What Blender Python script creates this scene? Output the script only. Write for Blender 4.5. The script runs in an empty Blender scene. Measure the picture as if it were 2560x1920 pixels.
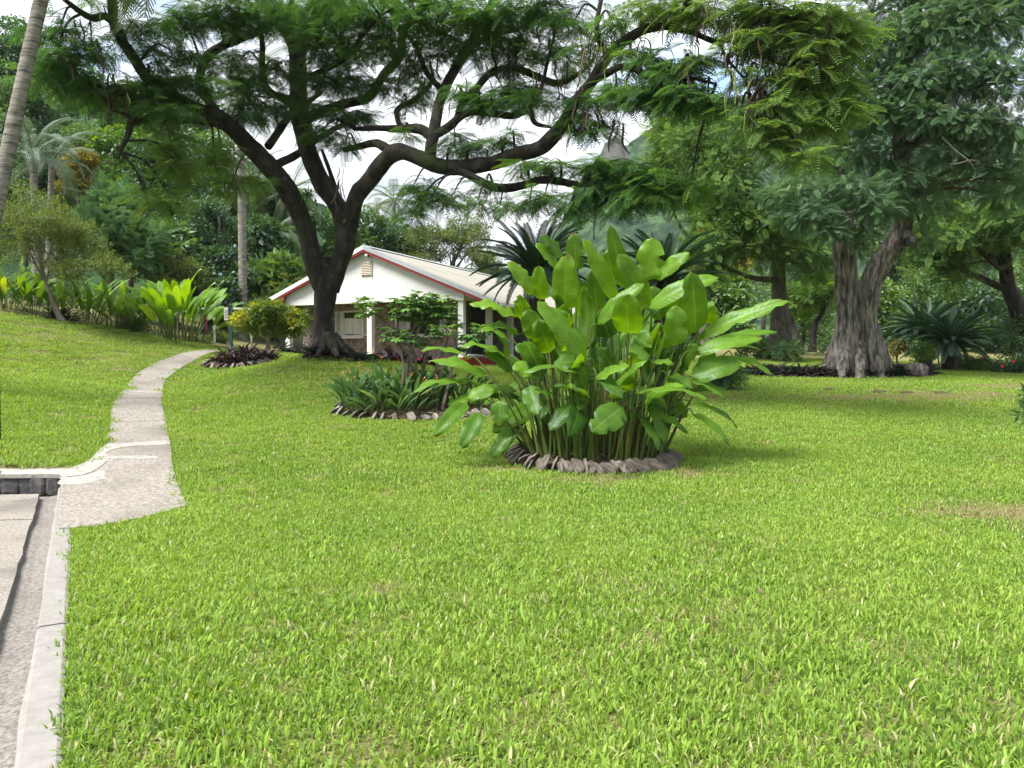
import bpy, math, random
import numpy as np
from mathutils import Vector, Matrix
R = math.radians
random.seed(11)
rng = np.random.default_rng(11)
SC = bpy.context.scene
COL = SC.collection

# ------------------------------------------------------------------ camera
FP, CX, CY, PITCH, EYE = 769.0, 512.0, 384.0, R(1.64), 1.6
cam_d = bpy.data.cameras.new('camera'); cam = bpy.data.objects.new('camera', cam_d); COL.objects.link(cam)
cam_d.sensor_width = 36.0; cam_d.lens = FP / 1024 * 36.0
cam_d.clip_start = 0.05; cam_d.clip_end = 6000
cam.location = (0, 0, EYE); cam.rotation_euler = (math.pi / 2 - PITCH, 0, 0)
SC.camera = cam
# ------------------------------------------------------------------ world, sun, exposure
SUN_EL, SUN_AZ = R(58), R(-120)           # azimuth from +Y towards +X: the sun stands high on the left
w = bpy.data.worlds.new('World'); SC.world = w; w.use_nodes = True
nt = w.node_tree; nt.nodes.clear()
def wn(t, **k):
    n = nt.nodes.new(t)
    for a, b in k.items(): setattr(n, a, b)
    return n
wo = wn('ShaderNodeOutputWorld'); bg = wn('ShaderNodeBackground'); bg.inputs['Strength'].default_value = 0.105
sky = wn('ShaderNodeTexSky', sky_type='NISHITA', sun_disc=False, sun_elevation=SUN_EL, sun_rotation=SUN_AZ, air_density=1.0, dust_density=2.0)
tc = wn('ShaderNodeTexCoord'); mp = wn('ShaderNodeMapping'); mp.inputs['Scale'].default_value = (1.6, 1.6, 3.6)
n1 = wn('ShaderNodeTexNoise'); n1.inputs['Scale'].default_value = 2.3; n1.inputs['Detail'].default_value = 9; n1.inputs['Roughness'].default_value = 0.58
n2 = wn('ShaderNodeTexNoise'); n2.inputs['Scale'].default_value = 4.1; n2.inputs['Detail'].default_value = 7
r1 = wn('ShaderNodeValToRGB'); r1.color_ramp.elements[0].position = 0.32; r1.color_ramp.elements[1].position = 0.46
r2 = wn('ShaderNodeValToRGB'); r2.color_ramp.elements[0].position = 0.35; r2.color_ramp.elements[1].position = 0.68
r2.color_ramp.elements[0].color = (2.0, 2.15, 2.4, 1); r2.color_ramp.elements[1].color = (4.6, 4.65, 4.75, 1)
mx = wn('ShaderNodeMixRGB')
L = nt.links.new
L(tc.outputs['Generated'], mp.inputs['Vector']); L(mp.outputs['Vector'], n1.inputs['Vector']); L(mp.outputs['Vector'], n2.inputs['Vector'])
L(n1.outputs['Fac'], r1.inputs['Fac']); L(n2.outputs['Fac'], r2.inputs['Fac'])
L(r1.outputs['Color'], mx.inputs['Fac']); L(sky.outputs['Color'], mx.inputs[1]); L(r2.outputs['Color'], mx.inputs[2])
L(mx.outputs['Color'], bg.inputs['Color']); L(bg.outputs['Background'], wo.inputs['Surface'])
sd = bpy.data.lights.new('sun', 'SUN'); sd.energy = 2.7; sd.angle = R(24); sd.color = (1.0, 0.95, 0.87)
so = bpy.data.objects.new('sun', sd); COL.objects.link(so)
sdir = Vector((math.sin(SUN_AZ) * math.cos(SUN_EL), math.cos(SUN_AZ) * math.cos(SUN_EL), math.sin(SUN_EL)))
so.rotation_euler = sdir.to_track_quat('Z', 'Y').to_euler(); so.location = (0, 0, 60)
vs = SC.view_settings
SC.display_settings.display_device = 'sRGB'
vs.view_transform = 'Standard'; vs.look = 'None'; vs.gamma = 1; vs.use_curve_mapping = False; vs.exposure = 1.92
cy = SC.cycles
cy.max_bounces = 7; cy.diffuse_bounces = 4; cy.glossy_bounces = 2; cy.transmission_bounces = 4; cy.transparent_max_bounces = 6; cy.volume_bounces = 1
cy.use_denoising = True; cy.caustics_reflective = False; cy.caustics_refractive = False; cy.sample_clamp_indirect = 6

# ------------------------------------------------------------------ pixel <-> place helpers (photo measured at 1024 x 768)
FWD = np.array([0, math.cos(PITCH), -math.sin(PITCH)]); UPV = np.array([0, math.sin(PITCH), math.cos(PITCH)]); RT = np.array([1., 0, 0])
CAM = np.array([0, 0, EYE])
def P(px, py, d): return CAM + d * (FWD + (px - CX) / FP * RT + (CY - py) / FP * UPV)
# ------------------------------------------------------------------ numpy noise
def vnoise(x, y, seed=0):
    x = np.asarray(x, float); y = np.asarray(y, float)
    xi = np.floor(x).astype(np.int64); yi = np.floor(y).astype(np.int64); xf = x - xi; yf = y - yi
    def h(a, b):
        n = (a * 374761393 + b * 668265263 + seed * 974711) & 0x7fffffff
        n = ((n ^ (n >> 13)) * 1274126177) & 0x7fffffff
        return ((n ^ (n >> 16)) & 0xffff) / 65535.0
    u = xf * xf * (3 - 2 * xf); v = yf * yf * (3 - 2 * yf)
    return (h(xi, yi) * (1 - u) + h(xi + 1, yi) * u) * (1 - v) + (h(xi, yi + 1) * (1 - u) + h(xi + 1, yi + 1) * u) * v
def fbm(x, y, o=4, seed=0):
    s = 0; a = 0.5; f = 1
    for i in range(o):
        s = s + a * vnoise(np.asarray(x) * f, np.asarray(y) * f, seed + i); a *= .5; f *= 2.03
    return s
# ------------------------------------------------------------------ object helpers
def tagit(o, label=None, cat=None, group=None, kind=None):
    if label: o['label'] = label
    if cat: o['category'] = cat
    if group: o['group'] = group
    if kind: o['kind'] = kind
    return o
def link(name, data, parent=None, loc=None, **t):
    o = bpy.data.objects.new(name, data); COL.objects.link(o)
    if parent is not None: o.parent = parent
    if loc is not None: o.location = loc
    return tagit(o, **t)
def empty(name, loc, rz=0, **t):
    o = link(name, None, loc=tuple(loc), **t); o.empty_display_size = .2; o.rotation_euler.z = rz; return o
def npmesh(name, V, faces, mat=None, tint=None, uv=None, smooth=False, midx=None):
    """V (n,3); faces list of (m,k) int arrays; tint per vertex; uv per vertex (n,2)"""
    me = bpy.data.meshes.new(name)
    V = np.ascontiguousarray(V, dtype=np.float32)
    fs = [np.asarray(f, dtype=np.int32) for f in faces if len(f)]
    loops = np.concatenate([f.ravel() for f in fs])
    tot = np.concatenate([np.full(len(f), f.shape[1], np.int32) for f in fs])
    st = np.concatenate([[0], np.cumsum(tot)[:-1]]).astype(np.int32)
    me.vertices.add(len(V)); me.vertices.foreach_set('co', V.ravel())
    me.loops.add(len(loops)); me.loops.foreach_set('vertex_index', loops)
    me.polygons.add(len(tot)); me.polygons.foreach_set('loop_start', st)
    me.polygons.foreach_set('use_smooth', np.full(len(tot), bool(smooth)))
    if midx is not None: me.polygons.foreach_set('material_index', np.asarray(midx, np.int32))
    me.update(calc_edges=True)
    if tint is not None:
        a = me.attributes.new('tint', 'FLOAT', 'POINT'); a.data.foreach_set('value', np.asarray(tint, np.float32))
    if uv is not None:
        u = me.uv_layers.new(name='UVMap'); u.data.foreach_set('uv', np.asarray(uv, np.float32)[loops].ravel())
    for m in (mat if isinstance(mat, (list, tuple)) else [mat]):
        if m is not None: me.materials.append(m)
    return me
class MB:
    """collects shapes for one mesh"""
    def __init__(s): s.V = []; s.Q = []; s.T = []; s.n = 0; s.U = []; s.ti = []
    def add(s, V, Q=None, T=None, tint=0.5, uv=None):
        V = np.asarray(V, float)
        if Q is not None and len(Q): s.Q.append(np.asarray(Q) + s.n)
        if T is not None and len(T): s.T.append(np.asarray(T) + s.n)
        s.V.append(V); s.n += len(V)
        s.ti.append(np.full(len(V), tint) if np.isscalar(tint) else np.asarray(tint))
        s.U.append(np.zeros((len(V), 2)) if uv is None else np.asarray(uv)); return s
    def box(s, a, b, tint=.5, bev=0):
        x0, y0, z0 = a; x1, y1, z1 = b
        V = [(x0,y0,z0),(x1,y0,z0),(x1,y1,z0),(x0,y1,z0),(x0,y0,z1),(x1,y0,z1),(x1,y1,z1),(x0,y1,z1)]
        return s.add(V, Q=[(0,3,2,1),(4,5,6,7),(0,1,5,4),(1,2,6,5),(2,3,7,6),(3,0,4,7)], tint=tint)
    def prism(s, poly, y0, y1):
        """poly in xz (ccw seen from -y), extruded along y"""
        n = len(poly); V = [(x, y0, z) for x, z in poly] + [(x, y1, z) for x, z in poly]
        Q = [(i, i + n, (i + 1) % n + n, (i + 1) % n) for i in range(n)]
        s.add(V, Q=Q)
        for k in range(1, n - 1):
            s.T.append(np.array([[0, k, k + 1], [n, n + k + 1, n + k]]) + s.n - 2 * n)
        return s
    def tube(s, pts, rad, sides=8, tint=.5, **k):
        V, Q = tube(pts, rad, sides, **k); return s.add(V, Q=Q, tint=tint)
    def mesh(s, name, mat, smooth=False):
        f = []
        if s.Q: f.append(np.concatenate(s.Q))
        if s.T: f.append(np.concatenate(s.T))
        return npmesh(name, np.concatenate(s.V), f, mat, np.concatenate(s.ti), np.concatenate(s.U), smooth)
    def build(s, name, mat, parent=None, origin=(0, 0, 0), smooth=False, **t):
        s.V = [v - np.asarray(origin) for v in s.V]
        return link(name, s.mesh(name, mat, smooth), parent, None if parent is not None else tuple(origin), **t)
def cr(p, m):
    """Catmull-Rom through rows of p, m samples per span"""
    p = np.asarray(p, float); n = len(p)
    q = np.vstack([2 * p[0] - p[1], p, 2 * p[-1] - p[-2]]); out = []
    for i in range(n - 1):
        a, b, c, d = q[i:i + 4]
        for t in np.linspace(0, 1, m, endpoint=False):
            out.append(.5 * (2 * b + (c - a) * t + (2 * a - 5 * b + 4 * c - d) * t * t + (3 * b - a - 3 * c + d) * t ** 3))
    out.append(p[-1]); return np.array(out)
def norm(v): v = np.asarray(v, float); return v / (np.linalg.norm(v, axis=-1, keepdims=True) + 1e-9)
def tube(pts, rad, sides=8, lump=0, flute=0, nfl=5, seed=0, cap=True):
    pts = np.asarray(pts, float); n = len(pts); rad = np.broadcast_to(np.asarray(rad, float), (n,))
    T = norm(np.gradient(pts, axis=0)); a = np.array([0, 0, 1.]) if abs(T[0, 2]) < .9 else np.array([1., 0, 0])
    X = norm(np.cross(T[0], a)); th = np.arange(sides) * 2 * math.pi / sides; V = []
    ls = np.concatenate([[0], np.cumsum(np.linalg.norm(np.diff(pts, axis=0), axis=1))])
    for i in range(n):
        X = norm(X - T[i] * X.dot(T[i])); Y = np.cross(T[i], X); r = rad[i] * np.ones(sides)
        if lump: r = r * (1 + lump * (2 * fbm(th * .8 + seed * 3.1 + np.cos(th) * 1.3, np.full(sides, ls[i] / max(rad[0], .02) * .55 + seed), 3, seed) - .95))
        if np.any(flute):
            f = flute[i] if np.ndim(flute) else flute
            r = r * (1 + f * np.cos(nfl * th + seed + .25 * ls[i]) + .4 * f * np.cos((2 * nfl + 1) * th + 2 * seed - .3 * ls[i]))
        V.append(pts[i] + np.outer(r * np.cos(th), X) + np.outer(r * np.sin(th), Y))
    i, j = np.meshgrid(np.arange(n - 1), np.arange(sides), indexing='ij'); j2 = (j + 1) % sides
    Q = np.stack([i * sides + j, i * sides + j2, (i + 1) * sides + j2, (i + 1) * sides + j], -1).reshape(-1, 4)
    V = np.concatenate(V)
    if cap:
        V = np.vstack([V, pts[-1] + T[-1] * rad[-1] * .5]); k = len(V) - 1; b = (n - 1) * sides
        Q = np.vstack([Q, [(b + j, b + (j + 1) % sides, k, k) for j in range(0, 0)]]) if False else Q
        capq = [(b + j, b + j + 1, b + (j + 2) % sides, k) for j in range(0, sides - 1, 2)]
        Q = np.vstack([Q, capq])
    return V, Q
# ------------------------------------------------------------------ materials
def M_new(name):
    m = bpy.data.materials.new(name); m.use_nodes = True; t = m.node_tree; t.nodes.clear()
    return m, t, (lambda ty, **k: _nd(t, ty, k)), t.links.new
def _nd(t, ty, k):
    n = t.nodes.new(ty)
    for a, b in k.items():
        if a in n.inputs.keys(): n.inputs[a].default_value = b
        else: setattr(n, a, b)
    return n
def ramp(n, *stops):
    e = n.color_ramp.elements
    while len(e) < len(stops): e.new(.5)
    for x, (p, c) in zip(e, stops): x.position = p; x.color = (*c, 1) if len(c) == 3 else c
    return n
def mat_surface(name, stops, scale=6, detail=8, rough=.8, bump=.3, bscale=None, stretch=(1, 1, 1), spec=.3, extra=None, coord='Object', dist=0.02):
    m, t, N, l = M_new(name)
    o = N('ShaderNodeOutputMaterial'); b = N('ShaderNodeBsdfPrincipled', Roughness=rough); b.inputs['Specular IOR Level'].default_value = spec
    tcd = N('ShaderNodeTexCoord'); mpg = N('ShaderNodeMapping', Scale=stretch); l(tcd.outputs[coord], mpg.inputs['Vector'])
    n = N('ShaderNodeTexNoise', Scale=scale, Detail=detail, Roughness=.62); l(mpg.outputs[0], n.inputs['Vector'])
    r = ramp(N('ShaderNodeValToRGB'), *stops); l(n.outputs['Fac'], r.inputs['Fac']); col = r.outputs['Color']
    if extra:   # (scale, lo, hi, colour): blotches of another colour
        for sc_, lo, hi, c in extra:
            n3 = N('ShaderNodeTexNoise', Scale=sc_, Detail=6, Roughness=.6); l(mpg.outputs[0], n3.inputs['Vector'])
            r3 = ramp(N('ShaderNodeValToRGB'), (lo, (0, 0, 0)), (hi, (1, 1, 1))); l(n3.outputs['Fac'], r3.inputs['Fac'])
            mm = N('ShaderNodeMixRGB'); mm.inputs[2].default_value = (*c, 1); l(r3.outputs['Color'], mm.inputs['Fac']); l(col, mm.inputs[1]); col = mm.outputs['Color']
    l(col, b.inputs['Base Color'])
    if bump:
        n4 = N('ShaderNodeTexNoise', Scale=bscale or scale * 3, Detail=6, Roughness=.7); l(mpg.outputs[0], n4.inputs['Vector'])
        bp = N('ShaderNodeBump', Strength=bump, Distance=dist); l(n4.outputs['Fac'], bp.inputs['Height']); l(bp.outputs['Normal'], b.inputs['Normal'])
    l(b.outputs[0], o.inputs['Surface']); return m
def mat_leaf(name, c0, c1, c2=None, trans=.35, gloss=.06, rough=.6, under=None, veins=False, rnd=False, world_var=None, accent=None):
    """c0..c1 by the 'tint' attribute; c2 for the rare top end; translucent so that light from behind comes through"""
    m, t, N, l = M_new(name)
    o = N('ShaderNodeOutputMaterial')
    if rnd:
        a = N('ShaderNodeNewGeometry'); fac = a.outputs['Random Per Island']
        oi = N('ShaderNodeObjectInfo'); ad = N('ShaderNodeMath', operation='MULTIPLY_ADD'); l(oi.outputs['Random'], ad.inputs[0]); ad.inputs[1].default_value = .0; l(fac, ad.inputs[2]); fac = ad.outputs[0]
    else:
        a = N('ShaderNodeAttribute', attribute_name='tint'); fac = a.outputs['Fac']
    st = [(0.0, c0), (.8, c1)] + ([(1.0, c2)] if c2 else [])
    r = ramp(N('ShaderNodeValToRGB'), *st); l(fac, r.inputs['Fac']); col = r.outputs['Color']
    if accent:
        for lo, hi, c in accent:
            rr = ramp(N('ShaderNodeValToRGB'), (lo, (0, 0, 0)), (hi, (1, 1, 1))); l(fac, rr.inputs['Fac'])
            mm = N('ShaderNodeMixRGB'); mm.inputs[2].default_value = (*c, 1); l(rr.outputs['Color'], mm.inputs['Fac']); l(col, mm.inputs[1]); col = mm.outputs['Color']
    if world_var:
        g = N('ShaderNodeNewGeometry'); n = N('ShaderNodeTexNoise', Scale=world_var[0], Detail=3); l(g.outputs['Position'], n.inputs['Vector'])
        rr = ramp(N('ShaderNodeValToRGB'), (.35, (0, 0, 0)), (.68, (1, 1, 1))); l(n.outputs['Fac'], rr.inputs['Fac'])
        mf = N('ShaderNodeMath', operation='MULTIPLY'); l(rr.outputs['Color'], mf.inputs[0]); mf.inputs[1].default_value = world_var[2]
        mm = N('ShaderNodeMixRGB'); mm.inputs[2].default_value = (*world_var[1], 1); l(mf.outputs[0], mm.inputs['Fac']); l(col, mm.inputs[1]); col = mm.outputs['Color']
    bumpn = None
    if veins:
        uvn = N('ShaderNodeTexCoord'); sp = N('ShaderNodeSeparateXYZ'); l(uvn.outputs['UV'], sp.inputs[0])
        ab = N('ShaderNodeMath', operation='ABSOLUTE'); l(sp.outputs['Y'], ab.inputs[0])
        rr = ramp(N('ShaderNodeValToRGB'), (0.0, (1, 1, 1)), (.035, (1, 1, 1)), (.06, (0, 0, 0))); l(ab.outputs[0], rr.inputs['Fac'])
        mm = N('ShaderNodeMixRGB'); mm.inputs[2].default_value = (.20, .32, .06, 1)
        mf = N('ShaderNodeMath', operation='MULTIPLY'); l(rr.outputs['Color'], mf.inputs[0]); mf.inputs[1].default_value = .7
        l(mf.outputs[0], mm.inputs['Fac']); l(col, mm.inputs[1]); col = mm.outputs['Color']
        sl = N('ShaderNodeMath', operation='MULTIPLY_ADD'); l(ab.outputs[0], sl.inputs[0]); sl.inputs[1].default_value = -.12; l(sp.outputs['X'], sl.inputs[2])
        ml = N('ShaderNodeMath', operation='MULTIPLY'); l(sl.outputs[0], ml.inputs[0]); ml.inputs[1].default_value = 95
        sn = N('ShaderNodeMath', operation='SINE'); l(ml.outputs[0], sn.inputs[0])
        bumpn = N('ShaderNodeBump', Strength=.13, Distance=.005); l(sn.outputs[0], bumpn.inputs['Height'])
        vr = N('ShaderNodeMath', operation='MULTIPLY_ADD'); l(sn.outputs[0], vr.inputs[0]); vr.inputs[1].default_value = .035; vr.inputs[2].default_value = .035
        mv = N('ShaderNodeMixRGB', blend_type='MIX'); mv.inputs[2].default_value = (.02, .06, .01, 1); l(vr.outputs[0], mv.inputs['Fac']); l(col, mv.inputs[1]); col = mv.outputs['Color']
        # large-scale blotches on the blade
        nb = N('ShaderNodeTexNoise', Scale=5.0, Detail=4); l(uvn.outputs['Object'], nb.inputs['Vector'])
        hb = N('ShaderNodeHueSaturation'); vb = N('ShaderNodeMapRange'); l(nb.outputs['Fac'], vb.inputs[0]); vb.inputs[1].default_value = .3; vb.inputs[2].default_value = .7; vb.inputs[3].default_value = .75; vb.inputs[4].default_value = 1.2
        l(vb.outputs[0], hb.inputs['Value']); l(col, hb.inputs['Color']); col = hb.outputs['Color']
    if veins:
        oin = N('ShaderNodeObjectInfo'); nb2 = N('ShaderNodeTexNoise', Scale=14.0, Detail=4); l(uvn.outputs['Object'], nb2.inputs['Vector'])
        e1 = N('ShaderNodeMapRange'); l(sp.outputs['X'], e1.inputs[0]); e1.inputs[1].default_value = .72; e1.inputs[2].default_value = 1.05
        e2 = N('ShaderNodeMapRange'); l(ab.outputs[0], e2.inputs[0]); e2.inputs[1].default_value = .80; e2.inputs[2].default_value = 1.25
        ea = N('ShaderNodeMath', operation='MAXIMUM'); l(e1.outputs[0], ea.inputs[0]); l(e2.outputs[0], ea.inputs[1])
        eb = N('ShaderNodeMath', operation='ADD'); l(ea.outputs[0], eb.inputs[0]); l(nb2.outputs['Fac'], eb.inputs[1])
        ec = N('ShaderNodeMath', operation='MULTIPLY_ADD'); l(oin.outputs['Random'], ec.inputs[0]); ec.inputs[1].default_value = .55; l(eb.outputs[0], ec.inputs[2])
        er = ramp(N('ShaderNodeValToRGB'), (.0, (0, 0, 0)), (1.0, (0, 0, 0))); er = N('ShaderNodeMapRange'); l(ec.outputs[0], er.inputs[0]); er.inputs[1].default_value = 1.68; er.inputs[2].default_value = 1.80
        mm = N('ShaderNodeMixRGB'); mm.inputs[2].default_value = (.16, .10, .035, 1); l(er.outputs[0], mm.inputs['Fac']); l(col, mm.inputs[1]); col = mm.outputs['Color']
    if under:
        g2 = N('ShaderNodeNewGeometry'); mm = N('ShaderNodeMixRGB'); mm.inputs[2].default_value = (*under, 1)
        l(g2.outputs['Backfacing'], mm.inputs['Fac']); l(col, mm.inputs[1]); col = mm.outputs['Color']
    d = N('ShaderNodeBsdfDiffuse'); tr = N('ShaderNodeBsdfTranslucent'); gl = N('ShaderNodeBsdfGlossy', Roughness=rough + (0 if veins else .2)); gl.inputs['Color'].default_value = (.8, .9, 1, 1)
    hs = N('ShaderNodeHueSaturation', Hue=.485, Saturation=1.12, Value=1.35); l(col, hs.inputs['Color'])
    l(col, d.inputs['Color']); l(hs.outputs['Color'], tr.inputs['Color'])
    m1 = N('ShaderNodeMixShader', Fac=trans); l(d.outputs[0], m1.inputs[1]); l(tr.outputs[0], m1.inputs[2])
    m2 = N('ShaderNodeMixShader')
    fr = N('ShaderNodeFresnel', IOR=1.45); mf = N('ShaderNodeMath', operation='MULTIPLY_ADD'); l(fr.outputs[0], mf.inputs[0]); mf.inputs[1].default_value = gloss * 2.2; mf.inputs[2].default_value = gloss * .15
    l(mf.outputs[0], m2.inputs['Fac']); l(m1.outputs[0], m2.inputs[1]); l(gl.outputs[0], m2.inputs[2])
    if bumpn:
        for x in (d, tr, gl): l(bumpn.outputs['Normal'], x.inputs['Normal'])
    l(m2.outputs[0], o.inputs['Surface']); return m
def mat_plain(name, c, rough=.6, var=.12, spec=.3, bump=.05):
    c = np.array(c); return mat_surface(name, [(.3, tuple(c * (1 - var))), (.7, tuple(c * (1 + var)))], 9, 6, rough, bump, 40, spec=spec, dist=.006)

MT = {}
MT['concrete'] = mat_surface('concrete', [(.28, (.09, .08, .07)), (.45, (.19, .175, .155)), (.62, (.30, .28, .255))], 34, 10, .9, .55, 60,
                             extra=[(1.1, .46, .66, (.13, .118, .105)), (34, .60, .66, (.07, .064, .06))], dist=.008)
MT['path'] = mat_surface('path_concrete', [(.3, (.09, .082, .072)), (.47, (.20, .184, .165)), (.66, (.32, .30, .27))], 26, 10, .9, .6, 50,
                         extra=[(.55, .48, .70, (.13, .118, .105)), (7, .60, .74, (.29, .275, .25)), (30, .62, .69, (.075, .068, .062))], dist=.012)
MT['kerb'] = mat_surface('kerb_concrete', [(.3, (.18, .172, .164)), (.7, (.25, .242, .23))], 14, 9, .85, .25, 90, extra=[(1.4, .52, .75, (.19, .175, .165))], dist=.004)
MT['gutter'] = mat_surface('gutter_concrete', [(.32, (.08, .07, .06)), (.5, (.165, .154, .144)), (.68, (.26, .247, .233))], 42, 10, .9, .6, 70, extra=[(1.2, .5, .75, (.13, .118, .108))], dist=.006)
MT['cement'] = mat_surface('cement', [(.3, (.19, .18, .165)), (.55, (.30, .29, .27)), (.75, (.36, .35, .335))], 9, 9, .9, .3, 60, dist=.004)
MT['basalt'] = mat_surface('basalt', [(.3, (.035, .034, .036)), (.55, (.10, .095, .098)), (.75, (.19, .18, .175))], 7, 9, .85, .7, 18, dist=.02)
MT['bark_dark'] = mat_surface('bark_dark', [(.3, (.007, .0055, .0045)), (.5, (.019, .016, .013)), (.72, (.06, .053, .045))], 5, 9, .9, 1.0, 9, stretch=(1, 1, .5),
                              extra=[(1.1, .56, .68, (.028, .042, .012)), (3.2, .66, .72, (.10, .094, .082))], dist=.05)
MT['bark_grey'] = mat_surface('bark_grey', [(.34, (.02, .017, .015)), (.48, (.10, .09, .08)), (.66, (.28, .26, .238))], 4, 10, .92, 1.0, 7, stretch=(2.4, 2.4, .42),
                              extra=[(1.3, .6, .75, (.07, .055, .045))], dist=.07)
MT['bark_mid'] = mat_surface('bark_mid', [(.3, (.035, .029, .024)), (.55, (.10, .088, .074)), (.75, (.19, .17, .15))], 6, 8, .9, .8, 10, stretch=(1, 1, .4), dist=.04)
MT['palm_trunk'] = mat_surface('palm_trunk', [(.36, (.05, .045, .04)), (.47, (.16, .15, .13)), (.66, (.27, .26, .235))], 6, 8, .85, .7, 22, stretch=(.5, .5, 3.4),
                               extra=[(1.6, .55, .7, (.12, .12, .07))], dist=.02)
MT['husk'] = mat_surface('husk', [(.28, (.028, .024, .021)), (.5, (.115, .098, .083)), (.72, (.25, .222, .195))], 7, 9, .92, .8, 14, stretch=(.7, 3, 3), extra=[(2.2, .62, .74, (.085, .05, .03))], dist=.015)
MT['husk_pale'] = mat_surface('husk_pale', [(.28, (.07, .058, .048)), (.5, (.19, .17, .155)), (.72, (.36, .335, .31))], 8, 8, .9, .6, 16, stretch=(.7, 3, 3), dist=.012)
MT['soil'] = mat_surface('soil', [(.3, (.018, .012, .008)), (.5, (.06, .043, .03)), (.72, (.15, .115, .085))], 12, 10, .95, .9, 30, dist=.03)
MT['litter'] = mat_surface('litter', [(.3, (.07, .045, .028)), (.6, (.21, .15, .10)), (.75, (.34, .27, .19))], 9, 4, .9, 0)
MT['dead'] = mat_surface('dead_leaf', [(.3, (.035, .022, .013)), (.7, (.12, .08, .045))], 9, 6, .9, .3, 20)
MT['thatch'] = mat_surface('turf_ground', [(.3, (.045, .05, .014)), (.48, (.13, .135, .04)), (.68, (.28, .25, .115))], 55, 10, .95, .9, 90, extra=[(.35, .62, .75, (.20, .16, .085))], dist=.02)

# ================================================================== TERRAIN
ctrl = [P(*q) for q in [
    (600, 476, 10.45), (690, 474, 10.6), (512, 440, 13.0), (430, 421, 14.4), (150, 431, 13.4), (160, 394, 19.2), (195, 371, 23.6), (218, 353, 26.0),
    (262, 368, 22), (328, 351, 21.5), (400, 368, 22), (462, 368, 29), (180, 341, 27.5), (0, 313, 24.0), (100, 326, 26.5), (-80, 300, 23),
    (0, 441, 11.2), (0, 468, 9.9), (0, 380, 15.5), (80, 385, 17), (860, 379, 23.5), (1024, 398, 18.5), (1024, 372, 31), (760, 359, 33), (900, 362, 34),
    (1120, 395, 19), (1100, 372, 33), (720, 400, 18.2), (620, 380, 24), (560, 362, 33)]]
ctrl += [np.array(q) for q in [(x, y, 0.) for x in (-1.5, 2, 6, 10, 15) for y in (-4, 0, 3.5, 6.5, 8.5)] ]
ctrl += [np.array(q) for q in [(-4.6, 8.4, .02), (-3.6, 6, 0), (-1.8, 3, 0), (-1.0, 0, 0), (0, -5, 0), (-9, 34, 1.95), (-2, 40, 1.9), (8, 45, 2.4), (22, 45, 2.2), (-25, 40, 5.0), (-14, 45, 3.6), (-30, 25, 4.5), (-22, 12, 2.0), (-12, 9.8, .3), (-8, 9.8, .22), (30, 20, .8), (30, 8, .2)]]
ctrl = np.array(ctrl)
def _u(r2): return np.where(r2 > 0, r2 * np.log(r2 + 1e-12), 0) * .5
_n = len(ctrl); _A = np.zeros((_n + 3, _n + 3))
_A[:_n, :_n] = _u(((ctrl[:, None, :2] - ctrl[None, :, :2]) ** 2).sum(-1)) + np.eye(_n) * 1.2
_A[:_n, _n:] = np.c_[np.ones(_n), ctrl[:, :2]]; _A[_n:, :_n] = _A[:_n, _n:].T
_w = np.linalg.solve(_A, np.r_[ctrl[:, 2], 0, 0, 0])
def gz(x, y):
    """height of the lawn"""
    x = np.asarray(x, float); y = np.asarray(y, float); sh = x.shape; q = np.stack([x.ravel(), y.ravel()], -1); out = np.zeros(len(q))
    for i in range(0, len(q), 20000):
        c = q[i:i + 20000]; out[i:i + 20000] = _u(((c[:, None] - ctrl[None, :, :2]) ** 2).sum(-1)) @ _w[:_n] + _w[_n] + c @ _w[_n + 1:]
    d = np.hypot(q[:, 0], q[:, 1] - 18); k = np.clip((d - 28) / 26, 0, 1); k = k * k * (3 - 2 * k)
    far = 2.6 + np.clip((-q[:, 0] - 12) * .09, 0, 6)
    bumps = .05 * (fbm(q[:, 0] * .6, q[:, 1] * .6, 3, 5) - .45) * np.clip((q[:, 1] - 9) / 6, 0, 1)
    return (out * (1 - k) + far * k + bumps).reshape(sh)
def G(px, py, dmax=60):
    """where the view through a photo point meets the lawn"""
    d = np.arange(2.2, dmax, .05); q = CAM + d[:, None] * (FWD + (px - CX) / FP * RT + (CY - py) / FP * UPV)
    h = q[:, 2] - gz(q[:, 0], q[:, 1]); i = np.argmax(h < 0) if (h < 0).any() else len(d) - 1
    return q[i]
def onground(x, y, dz=0): return np.array([x, y, float(gz(np.array(x), np.array(y))) + dz])
def inpoly(x, y, poly):
    poly = np.asarray(poly)[:, :2]; r = np.zeros(np.shape(x), bool); j = len(poly) - 1
    for i in range(len(poly)):
        xi, yi = poly[i]; xj, yj = poly[j]
        c = ((yi > y) != (yj > y)) & (x < (xj - xi) * (y - yi) / (yj - yi + 1e-12) + xi); r ^= c; j = i
    return r
# kerb line: right edge runs from K0 along KW; KL points to the driveway side
K0 = np.array([-1.80, 3.03]); KW = norm(np.array([-.563, 1.0])); KL = np.array([-KW[1], KW[0]])
WALL_Y = 9.75
def kp(s, off): q = K0 + KW * s + KL * off; return q
s_end = (WALL_Y - K0[1]) / KW[1]
drive_poly = np.array([kp(-9, .10), kp(s_end + .30, .10), (-16, WALL_Y + .27), (-16, -6)])
xs = np.unique(np.r_[np.linspace(-900, -60, 16), np.linspace(-60, -30, 11), np.arange(-30, -9, .5), np.arange(-9, -.6, .14), np.arange(-.6, 30, .45), np.linspace(30, 60, 11), np.linspace(60, 900, 16)])
ys = np.unique(np.r_[np.linspace(-400, -20, 8), np.linspace(-20, -6, 8), np.arange(-6, 0, .4), np.arange(0, 11, .14), np.arange(11, 48, .45), np.linspace(48, 90, 12), np.linspace(90, 1500, 18)])
gx, gy = np.meshgrid(xs, ys); gzv = gz(gx, gy)
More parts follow.
